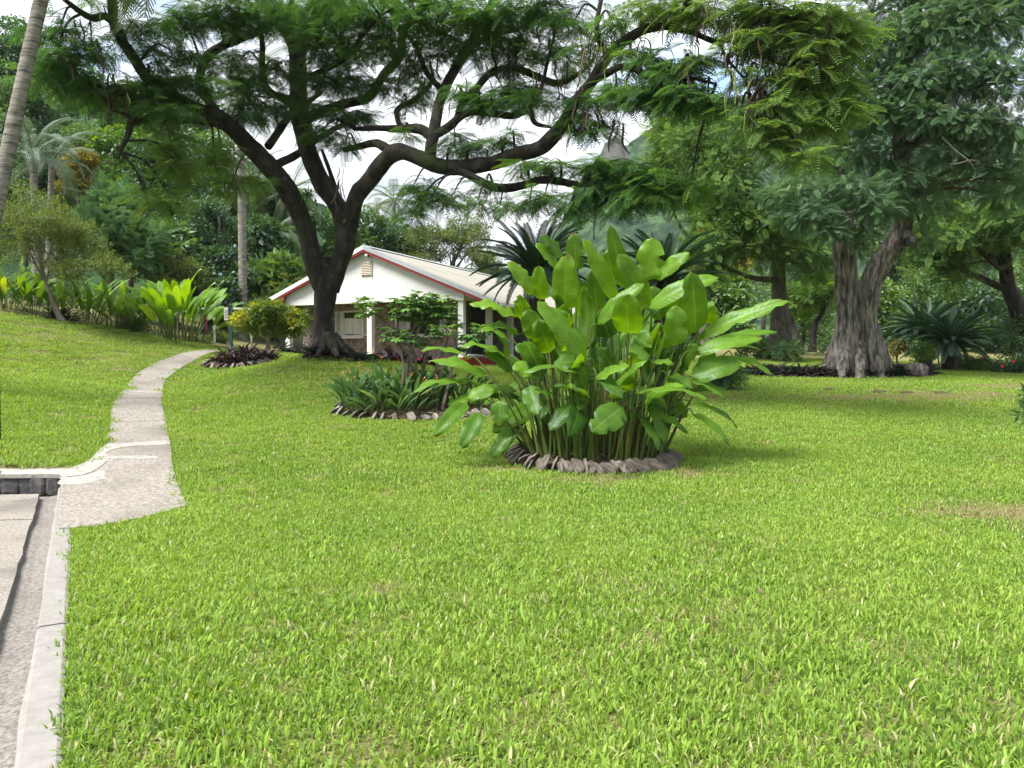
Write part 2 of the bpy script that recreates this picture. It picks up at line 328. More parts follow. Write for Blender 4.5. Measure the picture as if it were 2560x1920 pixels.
ind = inpoly(gx, gy, drive_poly); gzv = np.where(ind, -.55, gzv)
nx = len(xs); i, j = np.meshgrid(np.arange(len(ys) - 1), np.arange(nx - 1), indexing='ij')
Q = np.stack([i * nx + j, i * nx + j + 1, (i + 1) * nx + j + 1, (i + 1) * nx + j], -1).reshape(-1, 4)
link('ground', npmesh('ground', np.stack([gx, gy, gzv], -1).reshape(-1, 3), [Q], MT['thatch'], smooth=True), kind='structure')

# ---- concrete driveway, gutter, kerb
def strip(name, rows, mat, kind='structure', parent=None, thick=.3, **t):
    """rows: list of cross-sections, each a list of points; closed downwards by thick"""
    rows = np.array(rows); n, k, _ = rows.shape; top = rows.reshape(-1, 3); bot = top.copy(); bot[:, 2] -= thick
    ii, jj = np.meshgrid(np.arange(n - 1), np.arange(k - 1), indexing='ij')
    q = np.stack([ii * k + jj, ii * k + jj + 1, (ii + 1) * k + jj + 1, (ii + 1) * k + jj], -1).reshape(-1, 4)
    V = np.vstack([top, bot]); o = n * k; sides = []
    for a in range(n - 1):
        sides += [(a * k, (a + 1) * k, (a + 1) * k + o, a * k + o), (a * k + k - 1, a * k + k - 1 + o, (a + 1) * k + k - 1 + o, (a + 1) * k + k - 1)]
    for b in range(k - 1):
        sides += [(b, b + o, b + 1 + o, b + 1), ((n - 1) * k + b, (n - 1) * k + b + 1, (n - 1) * k + b + 1 + o, (n - 1) * k + b + o)]
    return link(name, npmesh(name, V, [np.vstack([q, sides])], mat), parent, kind=kind if parent is None else None, **t)
ss = np.linspace(-7, s_end - .02, 46)
def jit(s, sd, a=.012): return a * (2 * vnoise(s * 2.3, s * 0 + sd, sd) - 1)
KW_, GW_ = .165, .20
krows = [[(*kp(s, jit(s, 3, .004)), .012), (*kp(s, .02), .022), (*kp(s, KW_ - .02), .02), (*kp(s, KW_ + jit(s, 4)), .008)] for s in ss]
kk = krows[::-1]
for a in range(0, len(kk) - 1, 6):
    seg = [[list(p) for p in r] for r in kk[a:a + 7]]
    dxy = KW * .006
    for p in seg[0]: p[0] -= dxy[0]; p[1] -= dxy[1]
    for r in seg:
        for p in r: p[2] += .003 * ((a // 6) % 3)
    strip('kerb', seg, MT['kerb'], thick=.45)
strip('gutter', [[(*kp(s, KW_ + .0), -.075), (*kp(s, KW_ + GW_ * .5), -.088), (*kp(s, KW_ + GW_ + .04), -.08)] for s in ss][::-1], MT['gutter'], thick=.3)
# driveway slab in two pours, ragged edge beside the gutter
def drow(s):
    e = kp(s, KW_ + GW_ + jit(s * 2, 9, .012)); fr = np.linspace(0, 1, 14) ** 1.5
    return [(e[0] - 9 * f, e[1] - 1.2 * f, -.028 + .006 * math.sin(7 * f + s)) for f in fr]
strip('driveway', [drow(s) for s in np.linspace(-7, 5.80, 40)][::-1], MT['concrete'], thick=.3)
strip('driveway', [[(p[0], p[1], p[2] + .008) for p in drow(s)] for s in np.linspace(5.803, s_end - .22, 8)][::-1], MT['concrete'], thick=.3)
# ---- stone retaining wall with cement cap at the end of the driveway
wl = empty('retaining_wall', (-7.2, WALL_Y, -.1), label='low wall of dark rounded stones with a cement top at the driveway end', cat='wall')
wx1 = kp(s_end, 0)[0]
def rock(r, seed, seg=10, ring=7, sq=.62):
    u, v = np.meshgrid(np.linspace(0, 2 * math.pi, seg, endpoint=False), np.linspace(.001, math.pi - .001, ring)); d = np.stack([np.cos(u) * np.sin(v), np.sin(u) * np.sin(v), np.cos(v)], -1).reshape(-1, 3)
    f = np.sign(d) * np.abs(d) ** sq
    f *= (1 + .42 * (fbm(d[:, 0] * 1.7 + seed * 7.3 + d[:, 2], d[:, 1] * 1.7 - d[:, 2] * 1.2 + seed, 3, seed) - .47))[:, None]
    i, j = np.meshgrid(np.arange(ring - 1), np.arange(seg), indexing='ij'); j2 = (j + 1) % seg
    return f * np.asarray(r), np.stack([i * seg + j, (i + 1) * seg + j, (i + 1) * seg + j2, i * seg + j2], -1).reshape(-1, 4)
x = wx1 + .02; k = 0
while x > -11.5:
    wd = random.uniform(.15, .24); two = random.random() < .3
    for lv in range(2 if two else 1):
        hh = .075 if two else .135
        V, Qr = rock((wd * .54, .12, hh * 1.04), k, 14, 9, .42)
        MB().add(V + np.array([x - wd / 2, WALL_Y + .12 + random.uniform(-.02, .02), -.10 + hh * (1 + 2 * lv) + random.uniform(-.01, .01)]), Q=Qr).build('stone', MT['basalt'], wl, (-7.2, WALL_Y, -.1)); k += 1
    x -= wd * .98
m = MB().box((-11.5, WALL_Y + .07, -.5), (wx1 + .15, WALL_Y + .36, .165)); m.build('mortar_backing', MT['gutter'], wl, (-7.2, WALL_Y, -.1))
cap = []
for xx in np.linspace(-11.5, wx1 + .1, 30):
    cap.append([(xx, WALL_Y - .03 + .03 * vnoise(xx * 4., 1., 4), .165 + .012 * vnoise(xx * 2., 5., 4)), (xx, WALL_Y + .10, .205), (xx, WALL_Y + .40 + .05 * vnoise(xx * 2, 9., 2), .20)])
o = strip('cement_cap', cap, MT['cement'], parent=wl, thick=.05)
o.location = (7.2, -WALL_Y, .1)
# ---- path: flared concrete apron, then a curving walk in poured slabs
def gp(px, py, dz=.0): q = G(px, py); return np.array([q[0], q[1], q[2] + dz])
pl = [(58, 533), (58, 515), (60, 498), (62, 481), (84, 468), (107, 449)]
pr = [(100, 529.5), (140, 521), (186, 509), (178, 488), (173, 468), (170, 446)]
pathL = [(107, 446), (108, 437), (110.5, 424), (112, 410), (116, 400), (123, 393), (128, 385), (137, 375), (147, 368), (160, 361.5), (176, 356), (193, 352), (208, 350.5)]
pathR = [(169.5, 443), (168, 434), (165.5, 422), (163, 410), (162, 400), (162.5, 394.5), (163.5, 387), (169, 378), (178, 371), (189, 364.5), (200, 358.5), (211, 354), (221, 351.5)]
def lin(p, m): p = np.asarray(p); return np.array([p[i] * (1 - t) + p[i + 1] * t for i in range(len(p) - 1) for t in np.linspace(0, 1, m, endpoint=False)] + [p[-1]])
def quadrows(La, Ra, dz, nx=6, m=4, f_=None):
    A = (f_ or cr)([gp(*q) for q in La], m); B = (f_ or cr)([gp(*q) for q in Ra], m); rows = []
    for n_, (a, b) in enumerate(zip(A, B)):
        f = np.linspace(0, 1, nx)[:, None]; r = a * (1 - f) + b * f
        e = .03 * (vnoise(np.array([n_ * .7, n_ * .7 + 9]), np.array([3., 8.]), 6) - .5); r[0, 0] += e[0]; r[-1, 0] += e[1]
        r[:, 2] = np.maximum(gz(r[:, 0], r[:, 1]), 0) + dz; rows.append(r[::1])
    return rows
apron = quadrows(pl, pr, .030, f_=lin); path_rows = quadrows(pathL, pathR, .030, m=4)
strip('path_apron', apron, MT['path'], thick=.5)
for a in range(0, len(path_rows) - 1, 8):
    seg = [r.copy() for r in path_rows[a:min(a + 9, len(path_rows))]]
    for r in seg: r[:, 2] += .004 * ((a // 8) % 3)
    if len(seg) > 1: strip('path_slab', seg, MT['path'], thick=.35)
def band(top, bot, dz):
    A = cr([gp(*q) for q in top], 5); B = cr([gp(*q) for q in bot], 5); rows = []
    for k, (a, b) in enumerate(zip(A, B)):
        f = np.linspace(0, 1, 4)[:, None]; r = a * (1 - f) + b * f; r[:, 1] += .10 * (vnoise(np.arange(4.) + k * .9, np.full(4, dz * 900), 12) - .5); r[:, 2] = np.maximum(gz(r[:, 0], r[:, 1]), 0) + .030 + dz; rows.append(r)
    strip('cement_band', rows, MT['cement'], thick=.004)
band([(118, 394), (130, 392.6), (147, 393), (162.5, 394)], [(117, 396), (131, 395.2), (148, 396.6), (162.6, 398.6)], .006)
band([(99, 451), (108, 446.6), (126, 445.6), (148, 444), (169.5, 442.3)], [(103, 457), (113, 451.5), (129, 449.2), (150, 448), (169, 447)], .005)
band([(57, 475), (76, 469.5), (90, 462), (100, 452)], [(60, 481), (84, 478), (99, 471), (110, 461)], .007)
band([(103, 459.5), (125, 458.5), (142, 458.6), (158, 459)], [(106, 464), (126, 461.6), (142, 461.2), (158, 461)], .004)
band([(60, 481), (82, 479), (104, 473)], [(58, 488), (82, 487), (107, 481)], .003)
path_poly = np.array([r[0] for r in apron] + [r[0] for r in path_rows] + [r[-1] for r in path_rows[::-1]] + [r[-1] for r in apron[::-1]])

# ================================================================== BEDS (places where no lawn grows)
def bed_ellipse(px0, px1, pyf, ratio, n=40):
    a = G(px0, pyf - 6); b = G(px1, pyf - 6); f = G((px0 + px1) / 2, pyf); rx = (b[0] - a[0]) / 2; ry = rx * ratio
    c = np.array([(a[0] + b[0]) / 2, f[1] + ry]); return c, rx, ry
HB = bed_ellipse(516, 678, 474, .78); GBD = bed_ellipse(336, 495, 421, .62); CB = bed_ellipse(212, 276, 368, .55)
TB = (np.array(G(328, 351)[:2]) + np.array([.2, 0.4]), 3.9, 1.5); RB = (np.array(G(848, 376)[:2]) + np.array([0, .9]), 2.6, 1.5)
beds = [HB, GBD, CB, TB, RB]

# ================================================================== LAWN GRASS (blades in tufts)
MT['grass'] = mat_leaf('grass', (.075, .16, .018), (.275, .43, .06), (.42, .51, .14), trans=.42, gloss=.05, rough=.45, rnd=True, world_var=(.45, (.31, .43, .07), .45), accent=[(.84, .86, (.36, .36, .15)), (.94, .95, (.48, .45, .28))])
def tuft_mesh(name, n, rad, ln, wd, seed, flat=.5, mt='grass'):
    g = np.random.default_rng(seed); V = []; T = []; Qd = []; b = 0
    for q in range(n):
        r = rad * math.sqrt(g.random()); a = g.random() * 6.283; x, y = r * math.cos(a), r * math.sin(a)
        l = ln * g.uniform(.55, 1.25); wv = wd * g.uniform(.6, 1.2); az = g.random() * 6.283; lean = g.uniform(.15, 1.25) ** 1.0 * (flat + .5)
        dx, dy = math.cos(az), math.sin(az); sx, sy = -dy, dx; tw = g.uniform(-.5, .5)
        p = np.array([x, y, -.01]); el = math.pi / 2 - lean * .35
        for k_, ww in enumerate((.7, 1.0, .8, 0)):
            if k_ > 0:
                p = p + np.array([dx * math.cos(el), dy * math.cos(el), max(math.sin(el), -.35)]) * l / 3; el -= lean * .42
            h = ww * wv / 2; up = tw * h * .6
            V += [(p[0] + sx * h, p[1] + sy * h, p[2] + up), (p[0] - sx * h, p[1] - sy * h, p[2] - up)] if ww else [tuple(p)]
        Qd += [(b, b + 1, b + 3, b + 2), (b + 2, b + 3, b + 5, b + 4)]; T += [(b + 4, b + 5, b + 6)]; b += 7
    return npmesh(name, np.array(V), [np.array(Qd), np.array(T)], MT[mt])
def grass_field(name, d0, d1, dens, meshes, smin, smax, label, dry=False, pts=None):
    g = np.random.default_rng(int(d0 * 10)); xm = d1 * .78 + 1.5
    n = int(dens * (2 * xm) * (d1 - d0)); x = g.uniform(-xm, xm, n); y = g.uniform(d0, d1, n)
    ok = np.abs(x) < (.74 * y + 1.6)
    x, y = x[ok], y[ok]
    if pts is not None: x, y = np.array(pts)[:, 0], np.array(pts)[:, 1]
    rel = np.stack([x, y], -1) - K0; off = rel @ KL; al = rel @ KW
    inp = np.zeros(len(x), bool)
    for ox, oy in ((.08, 0), (-.08, 0), (0, .06), (0, -.06)): inp |= inpoly(x + ox, y + oy, path_poly)
    ok = ~((off > -.11) & (y < WALL_Y + .4)) & ~inp & ~inpoly(x, y, np.array([(-12, WALL_Y), (wx1 + .1, WALL_Y), (wx1 + .1, WALL_Y + .36), (-12, WALL_Y + .36)]))
    for c, rx, ry in beds[:3]: ok &= ((x - c[0]) / (rx * .97)) ** 2 + ((y - c[1]) / (ry * .97)) ** 2 > 1
    for c, rx, ry in beds[3:]: ok &= ((x - c[0]) / (rx * 1.02)) ** 2 + ((y - c[1]) / (ry * .95)) ** 2 > 1
    hx = (x + 1.95) * math.cos(R(24)) - (y - 30) * math.sin(R(24)); hy = (x + 1.95) * math.sin(R(24)) + (y - 30) * math.cos(R(24))
    ok &= ~((hx > -9.3) & (hx < .25) & (hy > -.2) & (hy < 14))
    if pts is not None: ok[:] = True
    # the lawn ends at the shrub borders
    ok &= (y < lawn_end(x))
    # bare worn spots
    bare = np.zeros(len(x))
    for bx, by, br in bare_spots: bare += np.exp(-(((x - bx) / br) ** 2 + ((y - by) / (br * .55)) ** 2))
    bare += (.03 if dry else .22) * np.clip((fbm(x * 1.3, y * 1.3, 4, 21) - .52) / .14, 0, 1)
    ok &= (g.random(len(x)) > bare * .7) if not dry else (g.random(len(x)) < bare * .6)
    # keep blades clear of kerb / path edges a little
    x, y, bare = x[ok], y[ok], bare[ok]
    z = gz(x, y); m_ = len(x)
    me = bpy.data.meshes.new(name); me.vertices.add(m_); me.vertices.foreach_set('co', np.stack([x, y, z], -1).astype(np.float32).ravel())
    sc = g.uniform(smin, smax, m_) * (1 - .35 * np.clip(bare, 0, 1))
    rot = np.stack([g.uniform(-.12, .12, m_), g.uniform(-.12, .12, m_), g.uniform(0, 6.283, m_)], -1)
    a = me.attributes.new('sc', 'FLOAT', 'POINT'); a.data.foreach_set('value', sc.astype(np.float32))
    a = me.attributes.new('rot', 'FLOAT_VECTOR', 'POINT'); a.data.foreach_set('vector', rot.astype(np.float32).ravel())
    a = me.attributes.new('idx', 'INT', 'POINT'); a.data.foreach_set('value', g.integers(0, len(meshes), m_).astype(np.int32))
    me.materials.append(meshes[0].materials[0])
    o = link(name, me, kind='stuff', label=label, cat='grass')
    t = bpy.data.node_groups.new(name + '_nodes', 'GeometryNodeTree')
    t.interface.new_socket('Geometry', in_out='INPUT', socket_type='NodeSocketGeometry'); t.interface.new_socket('Geometry', in_out='OUTPUT', socket_type='NodeSocketGeometry')
    gi = t.nodes.new('NodeGroupInput'); go = t.nodes.new('NodeGroupOutput'); ip = t.nodes.new('GeometryNodeInstanceOnPoints'); gt = t.nodes.new('GeometryNodeGeometryToInstance')
    for mm in meshes[::-1]:
        ob = bpy.data.objects.new(mm.name, mm)
        oi = t.nodes.new('GeometryNodeObjectInfo'); oi.inputs['Object'].default_value = ob; oi.inputs['As Instance'].default_value = False
        t.links.new(oi.outputs['Geometry'], gt.inputs[0])
    def att(nm, ty):
        n_ = t.nodes.new('GeometryNodeInputNamedAttribute'); n_.data_type = ty; n_.inputs['Name'].default_value = nm; return n_.outputs['Attribute']
    t.links.new(gi.outputs[0], ip.inputs['Points']); t.links.new(gt.outputs[0], ip.inputs['Instance']); ip.inputs['Pick Instance'].default_value = True
    t.links.new(att('idx', 'INT'), ip.inputs['Instance Index']); t.links.new(att('sc', 'FLOAT'), ip.inputs['Scale'])
    t.links.new(att('rot', 'FLOAT_VECTOR'), ip.inputs['Rotation']); t.links.new(ip.outputs[0], go.inputs[0])
    md = o.modifiers.new('tufts', 'NODES'); md.node_group = t
    return o
EDGE = np.array([P(*q)[:2] for q in [(-120, 300, 22), (0, 313, 24), (100, 326, 26.5), (180, 341, 27.5), (222, 350, 27.5)]] + [(-8.5, 30), (-1.5, 31), (3, 34), tuple(P(760, 359, 33)[:2]), tuple(P(900, 362, 34)[:2]), tuple(P(1024, 372, 31)[:2]), (30, 30)])
def lawn_end(x): o_ = np.argsort(EDGE[:, 0]); return np.interp(x, EDGE[o_, 0], EDGE[o_, 1])
bs = [(1004, 512, .55), (1040, 520, .8), (950, 516, .25), (1010, 387, 1.1), (720, 398, .6), (960, 397, 1.2), (860, 398, 1.0), (690, 474, .45), (600, 481, .5)]
bare_spots = [(G(a, b)[0], G(a, b)[1], r) for a, b, r in bs]
near = [tuft_mesh('tuft', 100, .20, .059, .012, 50 + s_) for s_ in range(4)] + [tuft_mesh('tuft', 60, .20, .068, .0155, 60), tuft_mesh('tuft', 150, .20, .05, .007, 61), tuft_mesh('tuft', 90, .20, .05, .011, 62, .95)]
mid = [tuft_mesh('tuft', 90, .24, .065, .0145, 70 + s_) for s_ in range(5)]
farm = [tuft_mesh('tuft', 75, .30, .06, .019, 90 + s_) for s_ in range(4)]
MT['straw'] = mat_leaf('straw_grass', (.22, .20, .08), (.38, .35, .19), (.22, .30, .06), trans=.35, gloss=.02, rnd=True)
dryt = [tuft_mesh('tuft', 90, .20, .06, .008, 120 + s_, .5, 'straw') for s_ in range(3)]
grass_field('dry_grass', 4.0, 24.0, 110, dryt, .9, 1.4, 'straw-coloured dry grass in the worn patches of lawn', True)
edge = []
for q in range(900): s_ = random.uniform(-3, 4.85); edge.append(kp(s_, -random.uniform(.015, .11)))
for A_ in ([r[0] for r in apron + path_rows], [r[-1] for r in apron + path_rows], [apron[0][k] for k in range(6)], [r[0] for r in path_rows]):
    A_ = np.array(A_)[:, :2]; sgn = 1 if A_ is not None else 1
    for k in range(len(A_) - 1):
        dv = A_[k + 1] - A_[k]; ln = np.linalg.norm(dv); nn_ = np.array([dv[1], -dv[0]]) / (ln + 1e-6)
        for q in range(int(ln * 70)):
            p_ = A_[k] + dv * random.random()
            for sg in (-1, 1):
                c_ = p_ + nn_ * sg * random.uniform(.02, .10)
                if not inpoly(np.array([c_[0]]), np.array([c_[1]]), path_poly)[0] and (c_ - K0) @ KL < -.01: edge.append(c_)
edget = [tuft_mesh('tuft', 16, .045, .06, .010, 140 + s_, .7) for s_ in range(5)]
grass_field('lawn_grass', 1.21, 9.0, 1, edget, .8, 1.3, 'grass blades overhanging the kerb and the path edges', False, edge)
grass_field('lawn_grass', 1.2, 9.0, 82, near, .65, 1.25, 'broad green lawn grass blades with straw bits near the kerb')
grass_field('lawn_grass', 9.0, 17.0, 54, mid, .75, 1.15, 'green lawn grass around the planting beds')
grass_field('lawn_grass', 17.0, 38.0, 32, farm, .75, 1.2, 'green lawn grass rising to the trees and the house')

# ================================================================== HILLS
MT['forest'] = mat_surface('far_forest', [(.34, (.006, .015, .008)), (.5, (.02, .042, .019)), (.64, (.05, .09, .034))], .09, 8, 1.0, 0, coord='Object', spec=0)
MT['crag'] = mat_surface('crag_rock', [(.3, (.022, .02, .019)), (.7, (.05, .047, .045))], .08, 8, .9, 0, coord='Object')
def canopy(x, y, cell, h, seed):
    """rounded tree crowns over a hillside"""
    cx, cy_ = np.floor(x / cell), np.floor(y / cell); best = np.full(x.shape, 9.)
    for a in (-1, 0, 1):
        for b in (-1, 0, 1):
            qx, qy = cx + a, cy_ + b
            jx = vnoise(qx * 1.0, qy * 1.0, seed); jy = vnoise(qx * 1.0, qy * 1.0, seed + 5); s = .6 + .5 * vnoise(qx, qy, seed + 9)
            best = np.minimum(best, np.hypot(x / cell - qx - jx, y / cell - qy - jy) / s)
    return h * np.sqrt(np.clip(1 - np.clip(best, 0, 1) ** 2, 0, 1))
def hill(name, x0, x1, y0, y1, nx_, ny_, zf, cell, h, seed, rockf=None):
    gx, gy = np.meshgrid(np.linspace(x0, x1, nx_), np.linspace(y0, y1, ny_)); z = zf(gx, gy); rk = rockf(gx, gy, z) if rockf else np.zeros_like(z)
    z = z + canopy(gx, gy, cell, h, seed) * (1 - rk) + rk * 5 * fbm(gx * .12, gy * .12, 3, 8)
    i, j = np.meshgrid(np.arange(ny_ - 1), np.arange(nx_ - 1), indexing='ij')
    Qh = np.stack([i * nx_ + j, i * nx_ + j + 1, (i + 1) * nx_ + j + 1, (i + 1) * nx_ + j], -1).reshape(-1, 4)
    mi = (rk.ravel()[Qh].mean(1) > .5).astype(int)
    link(name, npmesh(name, np.stack([gx, gy, z], -1).reshape(-1, 3), [Qh], [MT['forest'], MT['crag']], midx=mi, smooth=True), kind='structure')
D0 = 620.
def pk(px, py): q = P(px, py, D0); return q[0], q[2]
prof = np.array([pk(*q) for q in [(470, 330), (520, 290), (545, 258), (566, 222), (575, 196), (590, 176), (599, 160), (602, 150), (608, 147), (611, 142), (615, 141.5), (617, 136), (620, 138), (622, 150), (634, 148), (660, 128), (720, 108), (800, 100), (900, 112), (1000, 130), (1150, 170), (1400, 260), (1700, 340)]])
def mz(x, y):
    px_ = x / y * D0; top = np.interp(px_, prof[:, 0], prof[:, 1]) * (y / D0)
    t = np.clip((y - 330) / 290, 0, 1); f = np.where(y < 620, t * t * (3 - 2 * t), 1 - (y - 620) / 500)
    return 4 + (top - 4) * f * (.86 + .28 * fbm(x * .012 + 3, y * .012, 4, 31) * (1 - np.abs(f)) + .14 * np.clip(f, 0, 1) ** 6)
hill('mountain', -120, 900, 330, 760, 280, 110, mz, 11, 6.5, 41, lambda x, y, z: ((z > 140) & (np.abs(x / y * D0 - 83) < 9 + 6 * vnoise(x * .1, y * .1, 3)) & (y > 560)).astype(float))
hill('far_hill', -700, 500, 1100, 1700, 120, 50, lambda x, y: 12 + 190 * np.exp(-((y - 1400) / 160) ** 2) * (.85 + .5 * (fbm(x * .003, y * .003, 3, 2) - .45)), 22, 8, 51)
hill('side_hill', -480, -5, 120, 480, 170, 110, lambda x, y: 6 + (112 - 14 * vnoise(x * .02, y * .02, 6)) * np.clip((-x - 8) / 180, 0, 1) ** .7 * np.clip((y - 120) / 190, 0, 1) ** .9, 9, 5, 61)

# ================================================================== HOUSE
MT['white'] = mat_surface('white_paint', [(.3, (.56, .575, .58)), (.7, (.63, .64, .64))], 3, 7, .6, .08, 60, extra=[(.9, .60, .85, (.47, .48, .47)), (6, .62, .8, (.52, .53, .52))], dist=.004)
MT['flash'] = mat_surface('metal_flashing', [(.3, (.28, .30, .33)), (.7, (.36, .385, .41))], 2, 5, .45, .04, 20, spec=.5)
MT['red'] = mat_plain('red_paint', (.22, .016, .018), .5, .15)
MT['roof'] = mat_surface('roof_sheet', [(.3, (.24, .228, .195)), (.7, (.31, .298, .258))], 1.2, 7, .6, .05, 30, extra=[(3, .66, .85, (.22, .20, .16))])
MT['glass'] = mat_plain('dark_window', (.012, .014, .016), .08, .1, .5, 0)
MT['cloth'] = mat_plain('curtain', (.62, .62, .63), .9, .06)
MT['vent'] = mat_plain('vent_wood', (.48, .43, .36), .8, .1)
MT['dark'] = mat_plain('dark_iron', (.012, .012, .014), .6, .2)
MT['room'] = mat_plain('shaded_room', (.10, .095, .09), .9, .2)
MT['floor'] = mat_plain('porch_floor', (.16, .06, .05), .7, .2)
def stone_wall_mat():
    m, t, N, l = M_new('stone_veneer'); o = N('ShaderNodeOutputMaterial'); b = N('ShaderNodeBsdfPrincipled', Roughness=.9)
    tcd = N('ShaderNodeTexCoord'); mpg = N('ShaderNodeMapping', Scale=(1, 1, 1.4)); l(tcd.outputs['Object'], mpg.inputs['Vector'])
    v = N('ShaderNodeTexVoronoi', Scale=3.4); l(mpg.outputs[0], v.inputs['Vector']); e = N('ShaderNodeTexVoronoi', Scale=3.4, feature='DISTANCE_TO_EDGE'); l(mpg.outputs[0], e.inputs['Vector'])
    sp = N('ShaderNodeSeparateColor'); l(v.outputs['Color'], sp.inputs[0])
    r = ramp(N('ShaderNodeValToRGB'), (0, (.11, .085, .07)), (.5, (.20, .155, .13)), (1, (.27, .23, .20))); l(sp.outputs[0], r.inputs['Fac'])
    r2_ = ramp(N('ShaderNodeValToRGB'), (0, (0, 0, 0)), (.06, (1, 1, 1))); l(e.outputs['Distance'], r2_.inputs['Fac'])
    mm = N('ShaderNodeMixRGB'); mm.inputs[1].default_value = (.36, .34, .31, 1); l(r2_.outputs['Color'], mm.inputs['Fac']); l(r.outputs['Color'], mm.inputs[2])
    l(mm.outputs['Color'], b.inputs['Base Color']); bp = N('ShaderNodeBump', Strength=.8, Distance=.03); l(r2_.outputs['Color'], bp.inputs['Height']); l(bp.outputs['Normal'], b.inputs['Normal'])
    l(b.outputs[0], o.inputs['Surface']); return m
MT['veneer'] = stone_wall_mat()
HA = R(24); HC = P(462, 358, 30.0); FL = 1.775; BM = 4.03
hs = empty('house', (HC[0], HC[1], 0), -HA, label='single-storey white gabled house with beige metal roof and red trim', cat='house')
AX, AZ, SL = -4.35, 6.34, .405; XR, XL = 1.71, -9.24; YF, YB = -.34, 13.6
def rz_(x): return AZ - SL * abs(x - AX)
def hb(name, a, b, mat, parent=None, **t): return MB().box(a, b).build(name, MT[mat], parent or hs, **t)
hb('floor_slab', (-9.2, -.15, .9), (.25, 13.4, FL), 'red'); hb('porch_floor', (-9.15, -.1, FL), (.2, 13.3, FL + .004), 'floor')
for (x, y) in [(0, 0), (-4.23, 0), (-8.46, 0), (0, 2.43), (0, 4.6), (0, 7.4), (0, 10.2)]:
    p = hb('post', (x - .115, y - .115, FL), (x + .115, y + .115, BM), 'white')
    if (x, y) == (0, 0): hb('post_cap', (-.17, -.17, BM - .05 + .004), (.17, .17 - .3, BM + .27), 'white', p)
hb('beam', (-8.9, -.13, BM), (.13, .13, BM + .28), 'white'); hb('beam', (-.128, .13, BM), (.128, 13.2, BM + .22), 'white')
gb = [(-8.9, BM + .28), (.12, BM + .28), (.12, rz_(.12) - .20), (AX, AZ - .20), (-8.9, rz_(-8.9) - .20)]
MB().prism([(a, b) for a, b in gb], -.11, .05).build('gable_wall', MT['white'], hs)
hb('joint_strip', (-8.88, -.118, BM + .275), (.10, -.108, BM + .287), 'room')
# vent with slats, floodlight
vt = hb('gable_vent', (-4.55, -.14, 5.15), (-4.10, -.111, 5.72), 'vent')
hb('frame', (-4.58, -.16, 5.12), (-4.55, -.111, 5.75), 'vent', vt); hb('frame', (-4.10, -.16, 5.12), (-4.07, -.111, 5.75), 'vent', vt)
for q in range(8):
    z = 5.18 + q * .068; MB().add([(-4.55, -.141, z + .05), (-4.10, -.141, z + .05), (-4.10, -.175, z), (-4.55, -.175, z), (-4.55, -.16, z - .012), (-4.10, -.16, z - .012)], Q=[(0, 3, 2, 1), (3, 4, 5, 2)]).build('slat', MT['vent'], vt)
fl = hb('floodlight', (-4.33, -.16, 5.90), (-4.25, -.11, 5.98), 'dark'); fb = MB(); fb.tube([(-4.30, -.14, 5.94), (-4.24, -.24, 5.96), (-4.2, -.34, 5.92)], [.03, .05, .07], 8); fb.build('lamp_head', MT['white'], fl, smooth=True)
# roof: white deck underside, corrugated sheets on top
rf = MB()
rf.prism([(AX, AZ - .06), (AX, AZ - .14), (XR, rz_(XR) - .14), (XR, rz_(XR) - .06)][::-1], YF + .03, YB); rf.prism([(AX - .001, AZ - .06), (XL, rz_(XL) - .06), (XL, rz_(XL) - .14), (AX - .001, AZ - .14)][::-1], YF + .03, YB)
roof = rf.build('roof', MT['white'], hs)
def sheet_mesh(xe, wd):
    n = 33; yy = np.linspace(0, wd, n); cz = .007 * np.cos(yy * 2 * math.pi / .17); V = []
    for x, ext in ((AX, 0), (xe, .06 * np.sign(xe - AX))):
        for y, c in zip(yy, cz): V.append((x + ext, y, rz_(x + ext) + c - .03))
    Qs = [(k, k + 1, n + k + 1, n + k) for k in range(n - 1)]
    return npmesh('roof_sheet', np.array(V), [np.array(Qs)], MT['roof'], smooth=True)
wd = .85; smr, sml = sheet_mesh(XR, wd + .03), sheet_mesh(XL, wd + .03); y = YF; q = 0
while y < YB - .3:
    for sm in (smr, sml): link('roof_sheet', sm, roof, (0, y, .004 * (q % 2)))
    y += wd; q += 1
rc = MB(); rc.prism([(AX - .16, AZ - .065 + .02), (AX, AZ + .02), (AX + .16, AZ - .065 + .02), (AX, AZ + .035)], YF - .01, YB + .02); rc.build('ridge_cap', MT['flash'], roof)
# rake trim: metal flashing above, red board below
for (xe, nm) in ((XR, 1), (XL, 0)):
    MB().prism([(AX, AZ - .16), (xe, rz_(xe) - .16), (xe, rz_(xe) + .02), (AX, AZ + .02)][::1 if nm else -1], YF - .03, YF + .029).build('rake_flashing', MT['flash' if nm else 'white'], roof)
    MB().prism([(AX, AZ - .26), (xe, rz_(xe) - .26), (xe, rz_(xe) - .161), (AX, AZ - .161)][::1 if nm else -1], YF - .01, YF + .028).build('rake_board', MT['red'], roof)
MB().prism([(XL, rz_(XL) - .30), (XL + .75, rz_(XL) - .30), (XL + .75, rz_(XL + .75) - .262), (XL, rz_(XL) - .262)], YF - .008, -.14).build('eave_end', MT['red'], roof)
MB().prism([(0.13, rz_(.13) - .33), (XR, rz_(XR) - .22), (XR, rz_(XR) - .142), (.13, rz_(.13) - .142)], -.1, -.05).build('eave_board', MT['white'], roof)
